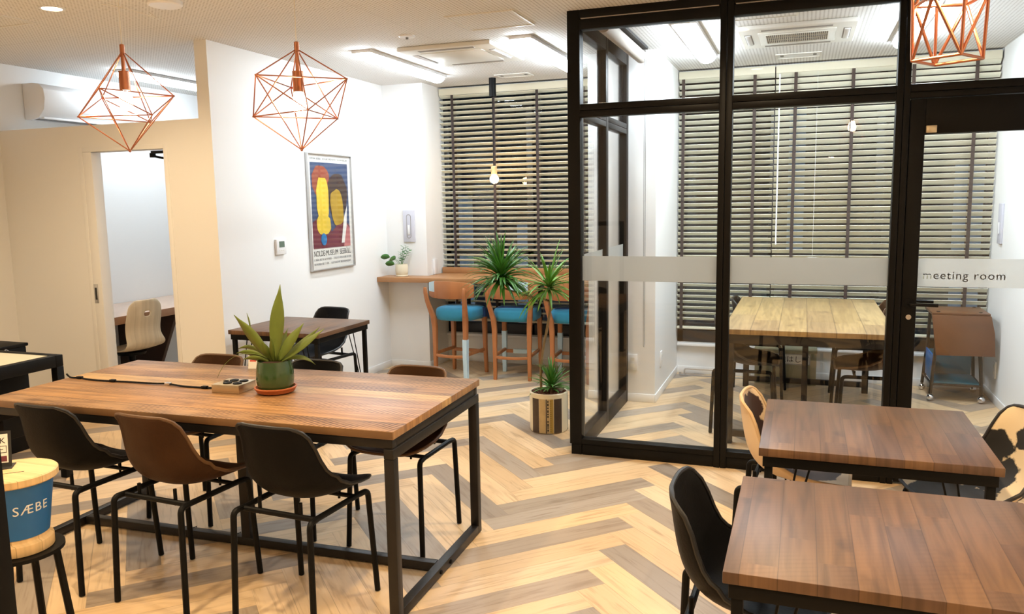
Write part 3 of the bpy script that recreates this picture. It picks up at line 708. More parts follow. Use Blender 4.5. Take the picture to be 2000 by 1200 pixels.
# ================================================================== PENDANTS
def wire(mb, a, b_, r=.0025): mb.tube([a, b_], r, 8)
def copper_pendant(x, y, ztop, zu, zl, zbot, rad, ang, label):
    t = thing('copper_pendant', label, 'pendant lamp', (x, y, 0), 0, 'copper wire pendants')
    top, bot = Vector((0, 0, ztop)), Vector((0, 0, zbot))
    U = [Vector((rad * math.cos(ang + k * 2 * PI / 3), rad * math.sin(ang + k * 2 * PI / 3), zu)) for k in range(3)]
    Lw = [Vector((rad * .98 * math.cos(ang + PI / 3 + k * 2 * PI / 3), rad * .98 * math.sin(ang + PI / 3 + k * 2 * PI / 3), zl)) for k in range(3)]
    c = MB()
    for k in range(3):
        wire(c, U[k], U[(k + 1) % 3]); wire(c, Lw[k], Lw[(k + 1) % 3]); wire(c, U[k], Lw[k]); wire(c, U[k], Lw[(k - 1) % 3])
        wire(c, top, U[k]); wire(c, bot, Lw[k]); wire(c, top, Lw[k]); wire(c, bot, U[k])
        for p in (U[k], Lw[k]): c.sphere(p, .004, 10, 6)
    c.sphere(bot, .006, 10, 6)
    c.build('wire_cage', 'copper', t)
    s = MB(); s.lathe([(.010, ztop - .01), (.010, ztop + .025), (.006, ztop + .028)], 16); s.tube([(0, 0, ztop), (0, 0, ztop - .085)], .008, 10)
    s.lathe([(.010, ztop - .083), (.022, ztop - .085), (.022, ztop - .165), (.019, ztop - .165), (.019, ztop - .10)], 24)
    s.build('lamp_holder', 'copper', t)
    zb = ztop - .205
    MB().lathe([(.012, zb + .045), (.018, zb + .035), (.026, zb + .012), (.029, zb - .01), (.025, zb - .028), (.012, zb - .041), (1e-7, zb - .044)], 20).build('bulb', 'bulb', t)
    MB().tube([(0, 0, ztop + .026), (0, 0, CZ)], .0022, 6).build('cord', 'offwhite', t)
    return t
R0 = -YAW                              # world direction of picture right is (cos YAW, -sin YAW)
copper_pendant(-2.752, 2.75, 2.165, 1.985, 1.885, 1.745, .192, math.radians(45), 'left of the two copper wire pendants over the long table')
copper_pendant(-1.879, 2.75, 2.105, 1.985, 1.852, 1.718, .197, math.radians(34.3 + 99), 'copper wire pendant in front of the poster, nearer the middle')
def copper_drum(x, y, zb, zu, za, rl, ru, ang, label):
    t = thing('copper_pendant', label, 'pendant lamp', (x, y, 0), 0, 'copper wire pendants')
    Lw = [Vector((rl * math.cos(ang + k * PI / 2), rl * math.sin(ang + k * PI / 2), zb)) for k in range(4)]
    U = [Vector((ru * math.cos(ang + PI / 4 + k * PI / 2), ru * math.sin(ang + PI / 4 + k * PI / 2), zu)) for k in range(4)]
    A = Vector((0, 0, za)); c = MB()
    for k in range(4):
        wire(c, Lw[k], Lw[(k + 1) % 4], .004); wire(c, U[k], U[(k + 1) % 4], .004); wire(c, Lw[k], U[k], .004); wire(c, Lw[k], U[(k - 1) % 4], .004); wire(c, U[k], A, .004)
        m_ = Vector((ru * 1.02 * math.cos(ang + k * PI / 2), ru * 1.02 * math.sin(ang + k * PI / 2), zu + .06)); wire(c, Lw[k], m_, .004); wire(c, m_, A, .004)
        for p in (Lw[k], U[k]): c.sphere(p, .004, 10, 6)
    c.build('wire_cage', 'copper', t)
    s = MB(); s.lathe([(.010, za - .01), (.010, za + .025), (.006, za + .028)], 16)
    s.lathe([(.010, za - .01), (.022, za - .012), (.022, za - .09), (.019, za - .09), (.019, za - .03)], 24); s.build('lamp_holder', 'copper', t)
    z0 = za - .13
    MB().lathe([(.012, z0 + .045), (.018, z0 + .035), (.026, z0 + .012), (.029, z0 - .01), (.025, z0 - .028), (.012, z0 - .041), (1e-7, z0 - .044)], 20).build('bulb', 'bulb', t)
    MB().tube([(0, 0, za + .026), (0, 0, CZ)], .0022, 6).build('cord', 'offwhite', t)
    return t
copper_drum(.325, 2.30, 1.832, 1.975, 2.15, .083, .088, math.radians(12), 'copper wire pendant with an open square bottom at the upper right')
# small pendant by the window
t = thing('small_pendant', 'slim pendant with black canopy and glowing bulb before the left blind', 'pendant lamp', (-2.52, 6.52, 0))
MB().lathe([(.030, 2.39), (.030, CZ)], 24).build('canopy', 'black', t)
MB().tube([(0, 0, 2.39), (0, 0, 1.80)], .0028, 6).build('cord', 'black', t)
q = MB().lathe([(.024, 1.735), (.026, 1.74), (.026, 1.80), (.020, 1.808), (1e-7, 1.808)], 24).build('lamp_holder', 'palewood', t)
MB().sphere((0, 0, 1.695), .038, 18, 12).build('bulb', 'smallbulb', t)

# ================================================================== CHAIRS
PROF = [(-0.19, 0.745, 0.098, 0.01), (-0.1905, 0.739, 0.124, 0.016), (-0.19, 0.726, 0.141, 0.028), (-0.187, 0.697, 0.15, 0.048), (-0.181, 0.652, 0.158, 0.062), (-0.173, 0.602, 0.168, 0.07), (-0.16, 0.552, 0.178, 0.078), (-0.138, 0.507, 0.187, 0.086), (-0.1, 0.47, 0.193, 0.092), (-0.05, 0.449, 0.197, 0.078), (0.02, 0.441, 0.199, 0.056), (0.09, 0.443, 0.197, 0.04), (0.15, 0.448, 0.19, 0.028), (0.193, 0.448, 0.168, 0.018), (0.208, 0.445, 0.135, 0.012)]
def chair_shell():
    n = len(PROF); NU = 18; vs = []; edge = []
    for i, (y, z, hw, wg) in enumerate(PROF):
        a, b_ = PROF[max(0, i - 1)], PROF[min(n - 1, i + 1)]
        ty, tz = b_[0] - a[0], b_[1] - a[1]; l = math.hypot(ty, tz); ny, nz = -tz / l, ty / l
        for k in range(NU + 1):
            u = -1 + 2 * k / NU; e = abs(u) ** 2.9
            vs.append((u * hw, y + ny * wg * e, z + nz * wg * e))
    fs = [(i * (NU + 1) + k, i * (NU + 1) + k + 1, (i + 1) * (NU + 1) + k + 1, (i + 1) * (NU + 1) + k) for i in range(n - 1) for k in range(NU)]
    W_ = NU + 1
    ring = [k for k in range(W_)] + [i * W_ + NU for i in range(1, n)] + [(n - 1) * W_ + k for k in range(NU - 1, -1, -1)] + [i * W_ for i in range(n - 2, 0, -1)]
    return vs, fs, [vs[i] for i in ring]
def make_chair(name, label, cat, mat, emat, group):
    t = thing(name, label, cat, (0, 0, 0), 0, group)
    vs, fs, ring = chair_shell()
    sh = MB().add(vs, fs).build('seat_shell', mat, t, solid=.011, subsurf=1, angle=80)
    MB().tube(ring, .0068, 8, closed=True).build('edge_piping', emat, sh)
    fr = MB()
    for s in (-1, 1):
        fr.tube([(s * .160, -.135, .415), (s * .163, .125, .415)], .0112, 10)
    fr.tube([(-.160, -.135, .413), (.160, -.135, .413)], .0105, 10); fr.tube([(-.163, .10, .415), (.163, .10, .415)], .0085, 10)
    for x in (-.09, .09):
        for y, zq in ((-.128, .462), (.10, .438)): fr.lathe([(.007, .416), (.007, zq)], 12, (x, y, 0)); fr.lathe([(.005, .399), (.005, .408)], 10, (x, y, 0))
    fr.build('seat_frame', 'black', t)
    for s in (-1, 1):
        MB().tube(fillet([(s * .174, -.195, .004), (s * .166, -.180, .415), (s * .160, -.130, .415)], .055, 6), .0115, 10).build('leg', 'black', t)
        MB().tube(fillet([(s * .182, .195, .004), (s * .170, .172, .415), (s * .163, .120, .415)], .055, 6), .0115, 10).build('leg', 'black', t)
    return t
GA, GB = 'leather bucket chairs along the near side of the long table', 'leather bucket chairs along the far side of the long table'
blk = make_chair('leather_chair', 'black leather chair at the long table, behind the blue bucket', 'chair', 'black_leather', 'black_stitch', GA)
blk.location = (-2.77, 2.39, 0); blk.rotation_euler = (0, 0, math.radians(-2))
brn = make_chair('leather_chair', 'brown leather chair on the near side of the long table, between two black ones', 'chair', 'brown_leather', 'brown_stitch', GA)
brn.location = (-2.25, 2.385, 0); brn.rotation_euler = (0, 0, math.radians(-3))
dup(blk, (-1.715, 2.405, 0), math.radians(-3), 'black leather chair at the near right corner of the long table')
for src_, x, y, rz, lab in ((brn, -2.775, 3.09, 181, 'brown leather chair on the far side of the long table, left of the green pot'),
                      (blk, -2.205, 3.10, 180, 'black leather chair on the far side of the long table, behind the green pot'),
                      (brn, -1.66, 3.10, 179, 'brown leather chair on the far side of the long table, at its right end')):
    c = dup(src_, (x, y, 0), math.radians(rz), lab); c['group'] = GB
c = dup(blk, (-3.255, 4.87, 0), math.radians(172), 'black leather chair behind the small table, in front of the poster wall'); c['group'] = 'chairs at the small tables'
c = dup(blk, (-.118, 2.105, 0), math.radians(-91), 'black leather chair at the left side of the nearest small table'); c['group'] = 'chairs at the small tables'
cl = make_chair('cowhide_chair', 'brown and cream cowhide chair at the left side of the square table before the glass', 'chair', 'hide_brown', 'hide_edge', 'cowhide chairs')
cl.location = (-.014, 3.165, 0); cl.rotation_euler = (0, 0, math.radians(-94))
cr_ = make_chair('cowhide_chair', 'black and cream cowhide chair at the right edge of the picture', 'chair', 'hide_black', 'hide_edge_black', 'cowhide chairs')
cr_.location = (.605, 3.09, 0); cr_.rotation_euler = (0, 0, math.radians(107))
for src_, x, y, rz, lab in ((blk, -.33, 5.30, -90, 'black chair tucked under the near left side of the meeting table'),
                      (blk, -.30, 6.28, -92, 'black chair at the far left corner of the meeting table, back rising beside the blind'),
                      (brn, .42, 5.30, 90, 'brown chair tucked under the near right side of the meeting table'),
                      (brn, .42, 6.28, 90, 'brown chair at the far right corner of the meeting table')):
    c = dup(src_, (x, y, 0), math.radians(rz), lab); c['group'] = 'chairs at the meeting table'

# ================================================================== TABLES
# long table
def long_table():
    t = thing('long_table', 'long table with rough sawn plank top on a square steel frame', 'table', (-2.28, 2.785, 0), math.radians(1.8))
    hx, hy, zt = .950, .430, .714
    tp = MB(); tp.box(-hx, hx, -hy, hy, zt - .030, zt); tp.build('tabletop', 'bigtable', t, bevel=.003)
    f = MB(); e = .036
    for y in (-1, 1): f.box(-hx + .01, hx - .01, y * (hy - .01) - e * (y > 0), y * (hy - .01) + e * (y < 0), zt - .066, zt - .031)
    for x in (-1, 1): f.box(x * (hx - .01) - e * (x > 0), x * (hx - .01) + e * (x < 0), -hy + .046, hy - .046, zt - .066, zt - .031)
    f.build('top_frame', 'steel', t, bevel=.002)
    w = .038
    for x in (-1, 1):
        cx = x * (hx - .004 - w / 2)
        for y in (-1, 1):
            cy = y * (hy - .004 - w / 2); MB().box(cx - w / 2, cx + w / 2, cy - w / 2, cy + w / 2, .004, zt - .104).build('leg', 'steel', t, bevel=.002)
        b = MB(); b.box(cx - w / 2, cx + w / 2, -hy + .004, hy - .004, zt - .103, zt - .067); b.build('end_rail', 'steel', t, bevel=.002)
        r = MB().box(cx - w / 2, cx + w / 2, -hy + .043, hy - .043, .004, .042).build('floor_rail', 'steel', t, bevel=.002)
        bo = MB()
        for y in (-.05, .05): bo.lathe([(.009, 0), (.009, .006), (.004, .009), (1e-7, .009)], 12, mx=frame_mx((cx + x * w / 2, y, .024), (0, 1, 0), (0, 0, 1)) if x > 0 else frame_mx((cx + x * w / 2, y, .024), (0, -1, 0), (0, 0, 1)))
        bo.build('bolts', 'chrome' if x < 0 else 'black', r)
    MB().box(-hx + .043, hx - .043, -.019, .019, .006, .042).build('centre_rail', 'steel', t, bevel=.002)
    MB().box(-.022, .022, -.022, .022, .042, zt - .066).build('centre_post', 'steel', t, bevel=.002)
    for x in (-.30, -.06): MB().tube([(x, -.0215, .004), (x, -.0215, .046), (x, .0215, .046), (x, .0215, .004)], .0018, 6).build('cable_tie', 'black', t)
    return t
long_table()
def cafe_table(label, loc, sx, sy, mat, axis_mat, rz=0):
    t = thing('square_table', label, 'table', loc, rz, 'small square tables with hairpin braces')
    zt = .714; hx, hy = sx / 2, sy / 2
    MB().box(-hx, hx, -hy, hy, zt - .027, zt).build('tabletop', mat, t, bevel=.002)
    f = MB(); e = .026
    for y in (-1, 1): f.box(-hx + .012, hx - .012, y * (hy - .008) - e * (y > 0), y * (hy - .008) + e * (y < 0), zt - .062, zt - .028)
    for x in (-1, 1): f.box(x * (hx - .012) - e * (x > 0), x * (hx - .012) + e * (x < 0), -hy + .034, hy - .034, zt - .062, zt - .028)
    f.build('apron', 'black', t, bevel=.0015)
    for x in (-1, 1):
        for y in (-1, 1):
            cx, cy = x * (hx - .030), y * (hy - .026)
            lg = MB().box(cx - .0125, cx + .0125, cy - .0125, cy + .0125, 0, zt - .062).build('leg', 'black', t, bevel=.0015)
            r = MB()
            for q in (.085, .125): r.tube([(cx - x * q, cy - y * .012, zt - .06), (cx - x * .013, cy - y * .004, .19)], .0035, 8)
            r.build('hairpin_brace', 'black', lg)
    return t
cafe_table('dark wooden square table in front of the poster wall', (-3.108, 4.44, 0), .675, .62, 'cafetable', 'x', 0)
cafe_table('dark wooden square table directly in front of the glass wall', (.228, 2.895, 0), .680, .660, 'cafetable', 'y')
cafe_table('dark wooden square table nearest the camera at the lower right', (.205, 1.972, 0), .690, .625, 'cafetable', 'y')
# meeting table
def meeting_table():
    t = thing('meeting_table', 'pale plank meeting table behind the glass', 'table', (.04, 5.745, 0))
    hx, hy, zt = .482, .835, .717
    MB().box(-hx, hx, -hy, hy, zt - .032, zt).build('tabletop', 'meettable', t, bevel=.004)
    f = MB()
    for y in (-1, 1): f.box(-hx + .02, hx - .02, y * (hy - .02) - .04 * (y > 0), y * (hy - .02) + .04 * (y < 0), zt - .090, zt - .033)
    for x in (-1, 1): f.box(x * (hx - .02) - .04 * (x > 0), x * (hx - .02) + .04 * (x < 0), -hy + .06, hy - .06, zt - .090, zt - .033)
    f.build('apron', 'steel', t, bevel=.002)
    for y in (-1, 1):
        cy = y * (hy - .045)
        for x in (-1, 1):
            cx = x * (hx - .045)
            MB().box(cx - .022, cx + .022, cy - .022, cy + .022, 0, zt - .091).build('leg', 'steel', t, bevel=.002)
        MB().box(-hx + .067, hx - .067, cy - .018, cy + .018, .045, .085).build('foot_rail', 'steel', t, bevel=.002)
    MB().box(-.02, .02, .25, .29, .0, zt - .091).build('centre_post', 'steel', t, bevel=.002)
    MB().box(-.016, .016, .29, hy - .063, .047, .083).build('stretcher', 'steel', t, bevel=.002)
    MB().box(-.016, .016, -hy + .063, .25, .047, .083).build('stretcher', 'steel', t, bevel=.002)
    return t
meeting_table()

# ================================================================== COUNTER AND STOOLS
b = MB(); b.prism([(-3.567, 6.275), (-1.505, 6.275), (-1.505, 6.80), (-3.160, 6.80), (-3.160, 6.488), (-3.567, 6.488)], .042, Matrix.Translation((0, 0, .808)))
co = thing('window_counter', 'long oak bar counter along the left window', 'counter', (-2.53, 6.5, 0))
o = b.build('countertop', 'counter', None, bevel=.002); o.location = (2.53, -6.5, 0); o.parent = co
b = MB().box(-3.155, -1.507, 6.776, 6.80, .851, .905); o = b.build('riser_board', 'counter', None, bevel=.002); o.location = (2.53, -6.5, 0); o.parent = co
for x in (-2.9, -1.9):
    b = MB().box(x - .015, x + .015, 6.40, 6.79, .775, .807); b.box(x - .015, x + .015, 6.78, 6.80, .45, .807)
    o = b.build('bracket', 'black', None); o.location = (2.53, -6.5, 0); o.parent = co
def make_stool():
    t = thing('bar_stool', '', 'bar stool', (0, 0, 0), 0, 'oak bar stools with blue seats at the counter')
    for s in (-1, 1):
        MB().loft([(s * .152, -.165, 0, .030, .030), (s * .150, -.165, .20, .034, .034), (s * .152, -.160, .43, .040, .040), (s * .158, -.168, .52, .042, .042), (s * .172, -.198, .60, .038, .036), (s * .184, -.222, .67, .034, .032), (s * .190, -.236, .74, .032, .026), (s * .192, -.240, .790, .026, .018)]).build('leg', 'stoolwood', t, bevel=.006)
        MB().loft([(s * .166, .170, 0, .028, .028), (s * .162, .165, .20, .033, .033), (s * .160, .160, .505, .040, .040)]).build('leg', 'stoolwood', t, bevel=.005)
    # seat
    n = 28; secs = []
    for z, k in ((.497, .90), (.505, .97), (.535, 1.0), (.575, 1.0), (.594, .965), (.603, .88), (.606, .5)):
        secs.append((z, k))
    vs = []
    for z, k in secs:
        for i in range(n):
            a = 2 * PI * i / n; cx, sy = math.cos(a), math.sin(a); e = .55
            x = math.copysign(abs(cx) ** e, cx) * .190 * k * (1 + .10 * sy); y = math.copysign(abs(sy) ** e, sy) * .185 * k
            vs.append((x, y + .01, z))
    fs = [(i * n + k, i * n + (k + 1) % n, (i + 1) * n + (k + 1) % n, (i + 1) * n + k) for i in range(len(secs) - 1) for k in range(n)] + [tuple(reversed(range(n))), tuple((len(secs) - 1) * n + k for k in range(n))]
    MB().add(vs, fs).build('seat', 'blue_seat', t, angle=60)
    b = MB(); b.box(-.15, .15, .150, .170, .175, .205); b.box(-.162, -.142, -.15, .15, .195, .222); b.box(.142, .162, -.15, .15, .195, .222)
    b.build('footrest', 'stoolwood', t, bevel=.004)
    c = arc((0, .06, .195), .265, math.radians(237), math.radians(303), 12)
    v2 = []
    for p in c:
        d = (p - Vector((0, .06, .195))).normalized()
        v2 += [p - d * .010 + Vector((0, 0, -.012)), p + d * .010 + Vector((0, 0, -.012)), p + d * .010 + Vector((0, 0, .012)), p - d * .010 + Vector((0, 0, .012))]
    f2 = [(i * 4 + k, i * 4 + (k + 1) % 4, i * 4 + 4 + (k + 1) % 4, i * 4 + 4 + k) for i in range(12) for k in range(4)] + [(3, 2, 1, 0), (48, 49, 50, 51)]
    MB().add(v2, f2).build('back_stretcher', 'stoolwood', t, bevel=.003)
    stool_panel(-.222, .222, .012).build('backrest', 'stoolwood', t, bevel=.003)
    return t
def back_y(x): return -.224 + 2.1 * x * x * .9
def stool_panel(xa, xb, th, extra=0.0, z0f=None, z1f=None):
    m = MB(); n = 18; vs = []
    for i in range(n + 1):
        x = xa + (xb - xa) * i / n; y = back_y(x)
        e = min(1.0, (abs(x) / .222)); top = .842 - .024 * e ** 2.4 - (.010 if e > .97 else 0); bot = .692 + .012 * e ** 6
        if z0f is not None: bot = max(bot, z0f)
        if z1f is not None: top = min(top, z1f)
        vs += [(x, y - extra, bot - extra), (x, y + th + extra, bot - extra), (x, y + th + extra, top + extra), (x, y - extra, top + extra)]
    fs = [(i * 4 + k, i * 4 + (k + 1) % 4, i * 4 + 4 + (k + 1) % 4, i * 4 + 4 + k) for i in range(n) for k in range(4)] + [(3, 2, 1, 0), tuple(n * 4 + k for k in range(4))]
    return m.add(vs, fs)
st0 = make_stool()
st1 = copy_tree(st0); st2 = copy_tree(st0)
for o_, loc, rz, lab in ((st0, (-2.795, 6.325, 0), -7, 'oak bar stool with pale blue patch on its left back corner, leftmost at the counter'),
                    (st1, (-2.285, 6.385, 0), 4, 'oak bar stool behind the tall plant, with a navy strip across its blue seat'),
                    (st2, (-1.78, 6.40, 0), 3, 'oak bar stool half hidden by the black corner post of the glass')):
    o_.location = loc; o_.rotation_euler = (0, 0, math.radians(rz)); o_['label'] = lab
def patch(o, mb, mat='paleblue', name='painted_patch'):
    q = mb.build(name, mat, o); q['label'] = 'pale blue painted patch' if mat == 'paleblue' else 'navy patch on the seat'; return q
patch(st0, stool_panel(-.222, -.128, .012, .0015, .748))
patch(st0, MB().loft([(.152, -.165, .001, .034, .034), (.150, -.165, .20, .038, .038), (.151, -.161, .345, .0415, .0415)]))
patch(st1, stool_panel(.0, .150, .012, .0015, .762))
patch(st1, MB().loft([(-.166, .170, .001, .032, .032), (-.162, .165, .20, .037, .037), (-.161, .162, .37, .041, .041)]))
patch(st1, MB().box(-.08, .15, .147, .173, .172, .208))
patch(st2, MB().loft([(-.166, .170, .001, .032, .032), (-.162, .165, .20, .037, .037), (-.161, .162, .37, .041, .041)]))
def seat_slice(xa, xb, ya, yb):
    m = MB(); m.box(xa, xb, ya, yb, .520, .6085); return m
q = patch(st0, MB().loft([(.160, .140, .512, .112, .126), (.160, .140, .592, .108, .122)]), 'navy', 'seat_patch')
q = patch(st1, MB().loft([(0, -.03, .600, .31, .10), (0, -.03, .6085, .30, .09)]), 'navy', 'seat_patch')
q = patch(st2, MB().loft([(0, -.03, .600, .31, .10), (0, -.03, .6085, .30, .09)]), 'navy', 'seat_patch')

# ================================================================== WALL ITEMS
# poster (long axis up) on the poster wall
t = thing('framed_poster', 'tall framed art poster with museum lettering on the white wall', 'poster', (-3.569, 5.570, 1.444))
w2, h2 = .316, .456
def fr_box(b, u0, u1, v0, v1, x0, x1): return b.box(x0, x1, u0, u1, v0, v1)
b = MB(); e = .011
fr_box(b, -w2, w2, -h2, -h2 + e, .001, .026); fr_box(b, -w2, w2, h2 - e, h2, .001, .026); fr_box(b, -w2, -w2 + e, -h2 + e, h2 - e, .001, .026); fr_box(b, w2 - e, w2, -h2 + e, h2 - e, .001, .026)
b.build('frame', 'silver', t, bevel=.0015)
sh = fr_box(MB(), -w2 + e, w2 - e, -h2 + e, h2 - e, .003, .009).build('poster_sheet', 'paper', t)
def art(poly, mat, x):
    m = MB(); m.prism(poly, .0004, frame_mx((x, 0, 0), (0, 1, 0), (0, 0, 1))); return m.build('artwork_patch', mat, sh)
def blob(cx, cy, rx, ry, n=22, ex=1.0, rot=0, seed=0):
    r = random.Random(seed); out = []
    for i in range(n):
        a = 2 * PI * i / n; k = 1 + r.uniform(-.05, .05); x = rx * k * math.copysign(abs(math.cos(a)) ** ex, math.cos(a)); y = ry * k * math.copysign(abs(math.sin(a)) ** ex, math.sin(a))
        out.append((cx + x * math.cos(rot) - y * math.sin(rot), cy + x * math.sin(rot) + y * math.cos(rot)))
    return out
aw, a0, a1 = .268, -.285, .385
art([(-aw, a0), (aw, a0), (aw, a1), (-aw, a1)], 'art_navy', .0092)
art(blob(-.13, .24, .12, .12, ex=.8, seed=1), 'art_rust', .0098)
art(blob(.10, .13, .145, .17, ex=.8, seed=2), 'art_dark', .0104)
art([(-aw, a0), (aw, a0), (aw, -.12), (.16, -.05), (.0, -.16), (-.16, -.03), (-aw, -.08)], 'art_maroon', .0110)
art([(aw, a0), (aw, -.14), (.21, -.10), (.17, a0)], 'art_pink', .0116)
art(blob(-.115, .10, .085, .175, ex=.75, seed=3), 'art_yellow', .0122)
art(blob(-.115, -.10, .10, .075, ex=.7, seed=4), 'art_yellow', .0128)
art(blob(.085, .03, .09, .145, ex=.75, rot=.15, seed=5), 'art_ochre', .0134)
art([(.13, a0 + .03), (.18, -.05), (.235, .05), (.215, -.12), (.175, a0 + .03)], 'paper', .0140)
art(blob(-.125, -.215, .040, .048, seed=6), 'art_blue', .0146)
lt = MB()
put_text(lt, 'NOLDE-MUSEUM  SEEBÜLL', .062, frame_mx((.0096, -.268, -.345), (0, 1, 0), (0, 0, 1)), width=.536)
lt.build('title_lettering', 'ink', sh)
lt = MB()
put_text(lt, '1. MÄRZ BIS 30. NOVEMBER — TÄGLICH VON 10 BIS 18 UHR', .024, frame_mx((.0096, -.268, -.380), (0, 1, 0), (0, 0, 1)), width=.536)
put_text(lt, 'NOVEMBER BIS 17 UHR — GASTHAUS MIT BILDERANGEBOT', .024, frame_mx((.0096, -.268, -.415), (0, 1, 0), (0, 0, 1)), width=.536)
put_text(lt, 'STIFTUNG SEEBÜLL · ADA UND EMIL NOLDE · 2267 NEUKIRCHEN', .022, frame_mx((.0096, -.268, .405), (0, 1, 0), (0, 0, 1)), width=.536)
lt.build('small_lettering', 'greyink', sh)
fr_box(MB(), -w2 + e, w2 - e, -h2 + e, h2 - e, .0185, .0205).build('cover_glass', 'picglass', t)
# thermostat
t = thing('thermostat', 'small white thermostat with grey screen left of the poster', 'thermostat', (-3.569, 4.884, 1.203))
MB().box(0, .020, -.056, .056, -.055, .055).build('body', 'white', t, bevel=.004)
MB().box(.0195, .0212, -.028, .034, -.004, .040).build('screen', 'lcd', t)
b = MB()
for k in range(3): b.box(.0195, .0215, -.030 + k * .022, -.016 + k * .022, -.030, -.022)
b.build('buttons', 'offwhite', t)
# long white handle plate on the pier
t = thing('crank_plate', 'tall white crank handle plate on the pier above the little plant', 'wall plate', (-3.336, 6.49, 1.296))
MB().box(-.057, .057, -.014, 0, -.143, .143).build('plate', 'lilac', t, bevel=.003)
b = MB(); b.tube([Vector((p.x, -.016, p.y)) for p in arc((0, .085, 0), .020, 0, PI, 10) + arc((0, -.085, 0), .020, PI, 2 * PI, 10)], .0022, 6, closed=True); b.build('recess_rim', 'greyrail', t)
MB().box(-.010, .010, -.022, -.014, -.075, .010).build('crank', 'white', t, bevel=.003)
# white box on the reveal beside the window
t = MB().box(W1[0], W1[0] + .022, 6.60, 6.66, .852, .99).build('wall_outlet', 'white', bevel=.003); tag(t, 'narrow white outlet box on the window reveal above the counter', 'outlet')
def plate(name, label, cat, loc, axis, w, h, parts=True):
    t = thing(name, label, cat, loc); d = .009
    if axis == 'y': MB().box(-w / 2, w / 2, -d, 0, -h / 2, h / 2).build('cover_plate', 'white', t, bevel=.002); bx = (-w * .22, w * .22, -d - .003, -d)
    elif axis == 'x': MB().box(0, d, -w / 2, w / 2, -h / 2, h / 2).build('cover_plate', 'white', t, bevel=.002); bx = None
    else: MB().box(-d, 0, -w / 2, w / 2, -h / 2, h / 2).build('cover_plate', 'white', t, bevel=.002); bx = None
    b = MB()
    for z in (-h * .2, h * .2):
        if axis == 'y': b.box(-w * .22, w * .22, -d - .002, -d + .001, z - h * .10, z + h * .10)
        elif axis == 'x': b.box(d - .001, d + .002, -w * .22, w * .22, z - h * .10, z + h * .10)
        else: b.box(-d - .002, -d + .001, -w * .22, w * .22, z - h * .10, z + h * .10)
    b.build('sockets', 'offwhite', t); return t
plate('wall_outlet', 'white outlet low on the front of the white column', 'outlet', (-1.165, 5.80, .300), 'y', .07, .12)
plate('wall_outlet', 'white outlet low on the right face of the white column', 'outlet', (-1.0, 6.05, .285), 'x', .07, .12)
plate('wall_outlet', 'white outlet low on the right wall beside the trolley', 'outlet', (XR, 6.49, .24), '-x', .07, .12)
t = thing('crank_plate', 'tall white crank handle plate on the right wall of the meeting room', 'wall plate', (XR, 6.57, 1.286))
MB().box(-.014, 0, -.057, .057, -.143, .143).build('plate', 'lilac', t, bevel=.003)
MB().box(-.022, -.014, -.010, .010, -.075, .010).build('crank', 'white', t, bevel=.003)
# wall air conditioner above the booth
t = thing('wall_air_conditioner', 'white wall mounted air conditioner above the booth partition', 'air conditioner', (XL, 4.90, 2.29))
pr = [(0, -.128), (.06, -.132), (.14, -.118), (.195, -.060), (.212, .02), (.205, .085), (.16, .125), (.10, .134), (0, .134)]
bo = MB(); bo.prism(pr, .86, frame_mx((.004, .43, 0), (1, 0, 0), (0, 0, 1))); bo.build('body', 'white', t, bevel=.004, angle=50)
MB().box(.05, .15, -.41, .41, -.131, -.126).build('outlet_slot', 'grey', t)
MB().box(.13, .172, -.41, .41, -.126, -.112).build('flap', 'white', t, bevel=.002)
# roller blind on the side glass, with its bead chain
t = thing('roller_blind', 'rolled up grey roller blind along the top of the glass side', 'roller blind', (-1.085, 5.05, 2.475))
MB().tube([(0, -.50, 0), (0, .62, 0)], .042, 20).build('roll', 'roller', t)
MB().box(-.045, .045, -.51, .63, .050, .066).build('mounting_rail', 'black', t)
b = MB(); b.box(-.03, .03, -.508, -.502, -.03, .05); b.box(-.03, .03, .622, .628, -.03, .05); b.build('end_brackets', 'greyrail', t)
b = MB(); ln = 2.0
b.tube([(.035, .60, .0), (.036, .60, -ln)] + [Vector((.036, p.x, p.y)) for p in arc((.575, -ln, 0), .025, 0, -PI, 8)][1:] + [(.035, .55, 0)], .0022, 6)
b.build('bead_chain', 'grey', t)
# door closer in the booth doorway
t = thing('door_closer', 'black door closer arm at the top of the booth doorway', 'door closer', (-4.13, 4.37, 1.87))
MB().box(-.055, .145, -.012, .014, -.006, .014).build('track', 'black', t, bevel=.003)
b = MB(); b.lathe([(.02, -.03), (.02, .0)], 14, (-.06, .012, 0)); b.tube([(-.06, .012, -.02), (.07, .05, -.048)], .008, 8); b.tube([(.07, .05, -.05), (.15, .06, -.05)], .003, 6); b.build('arm', 'black', t)

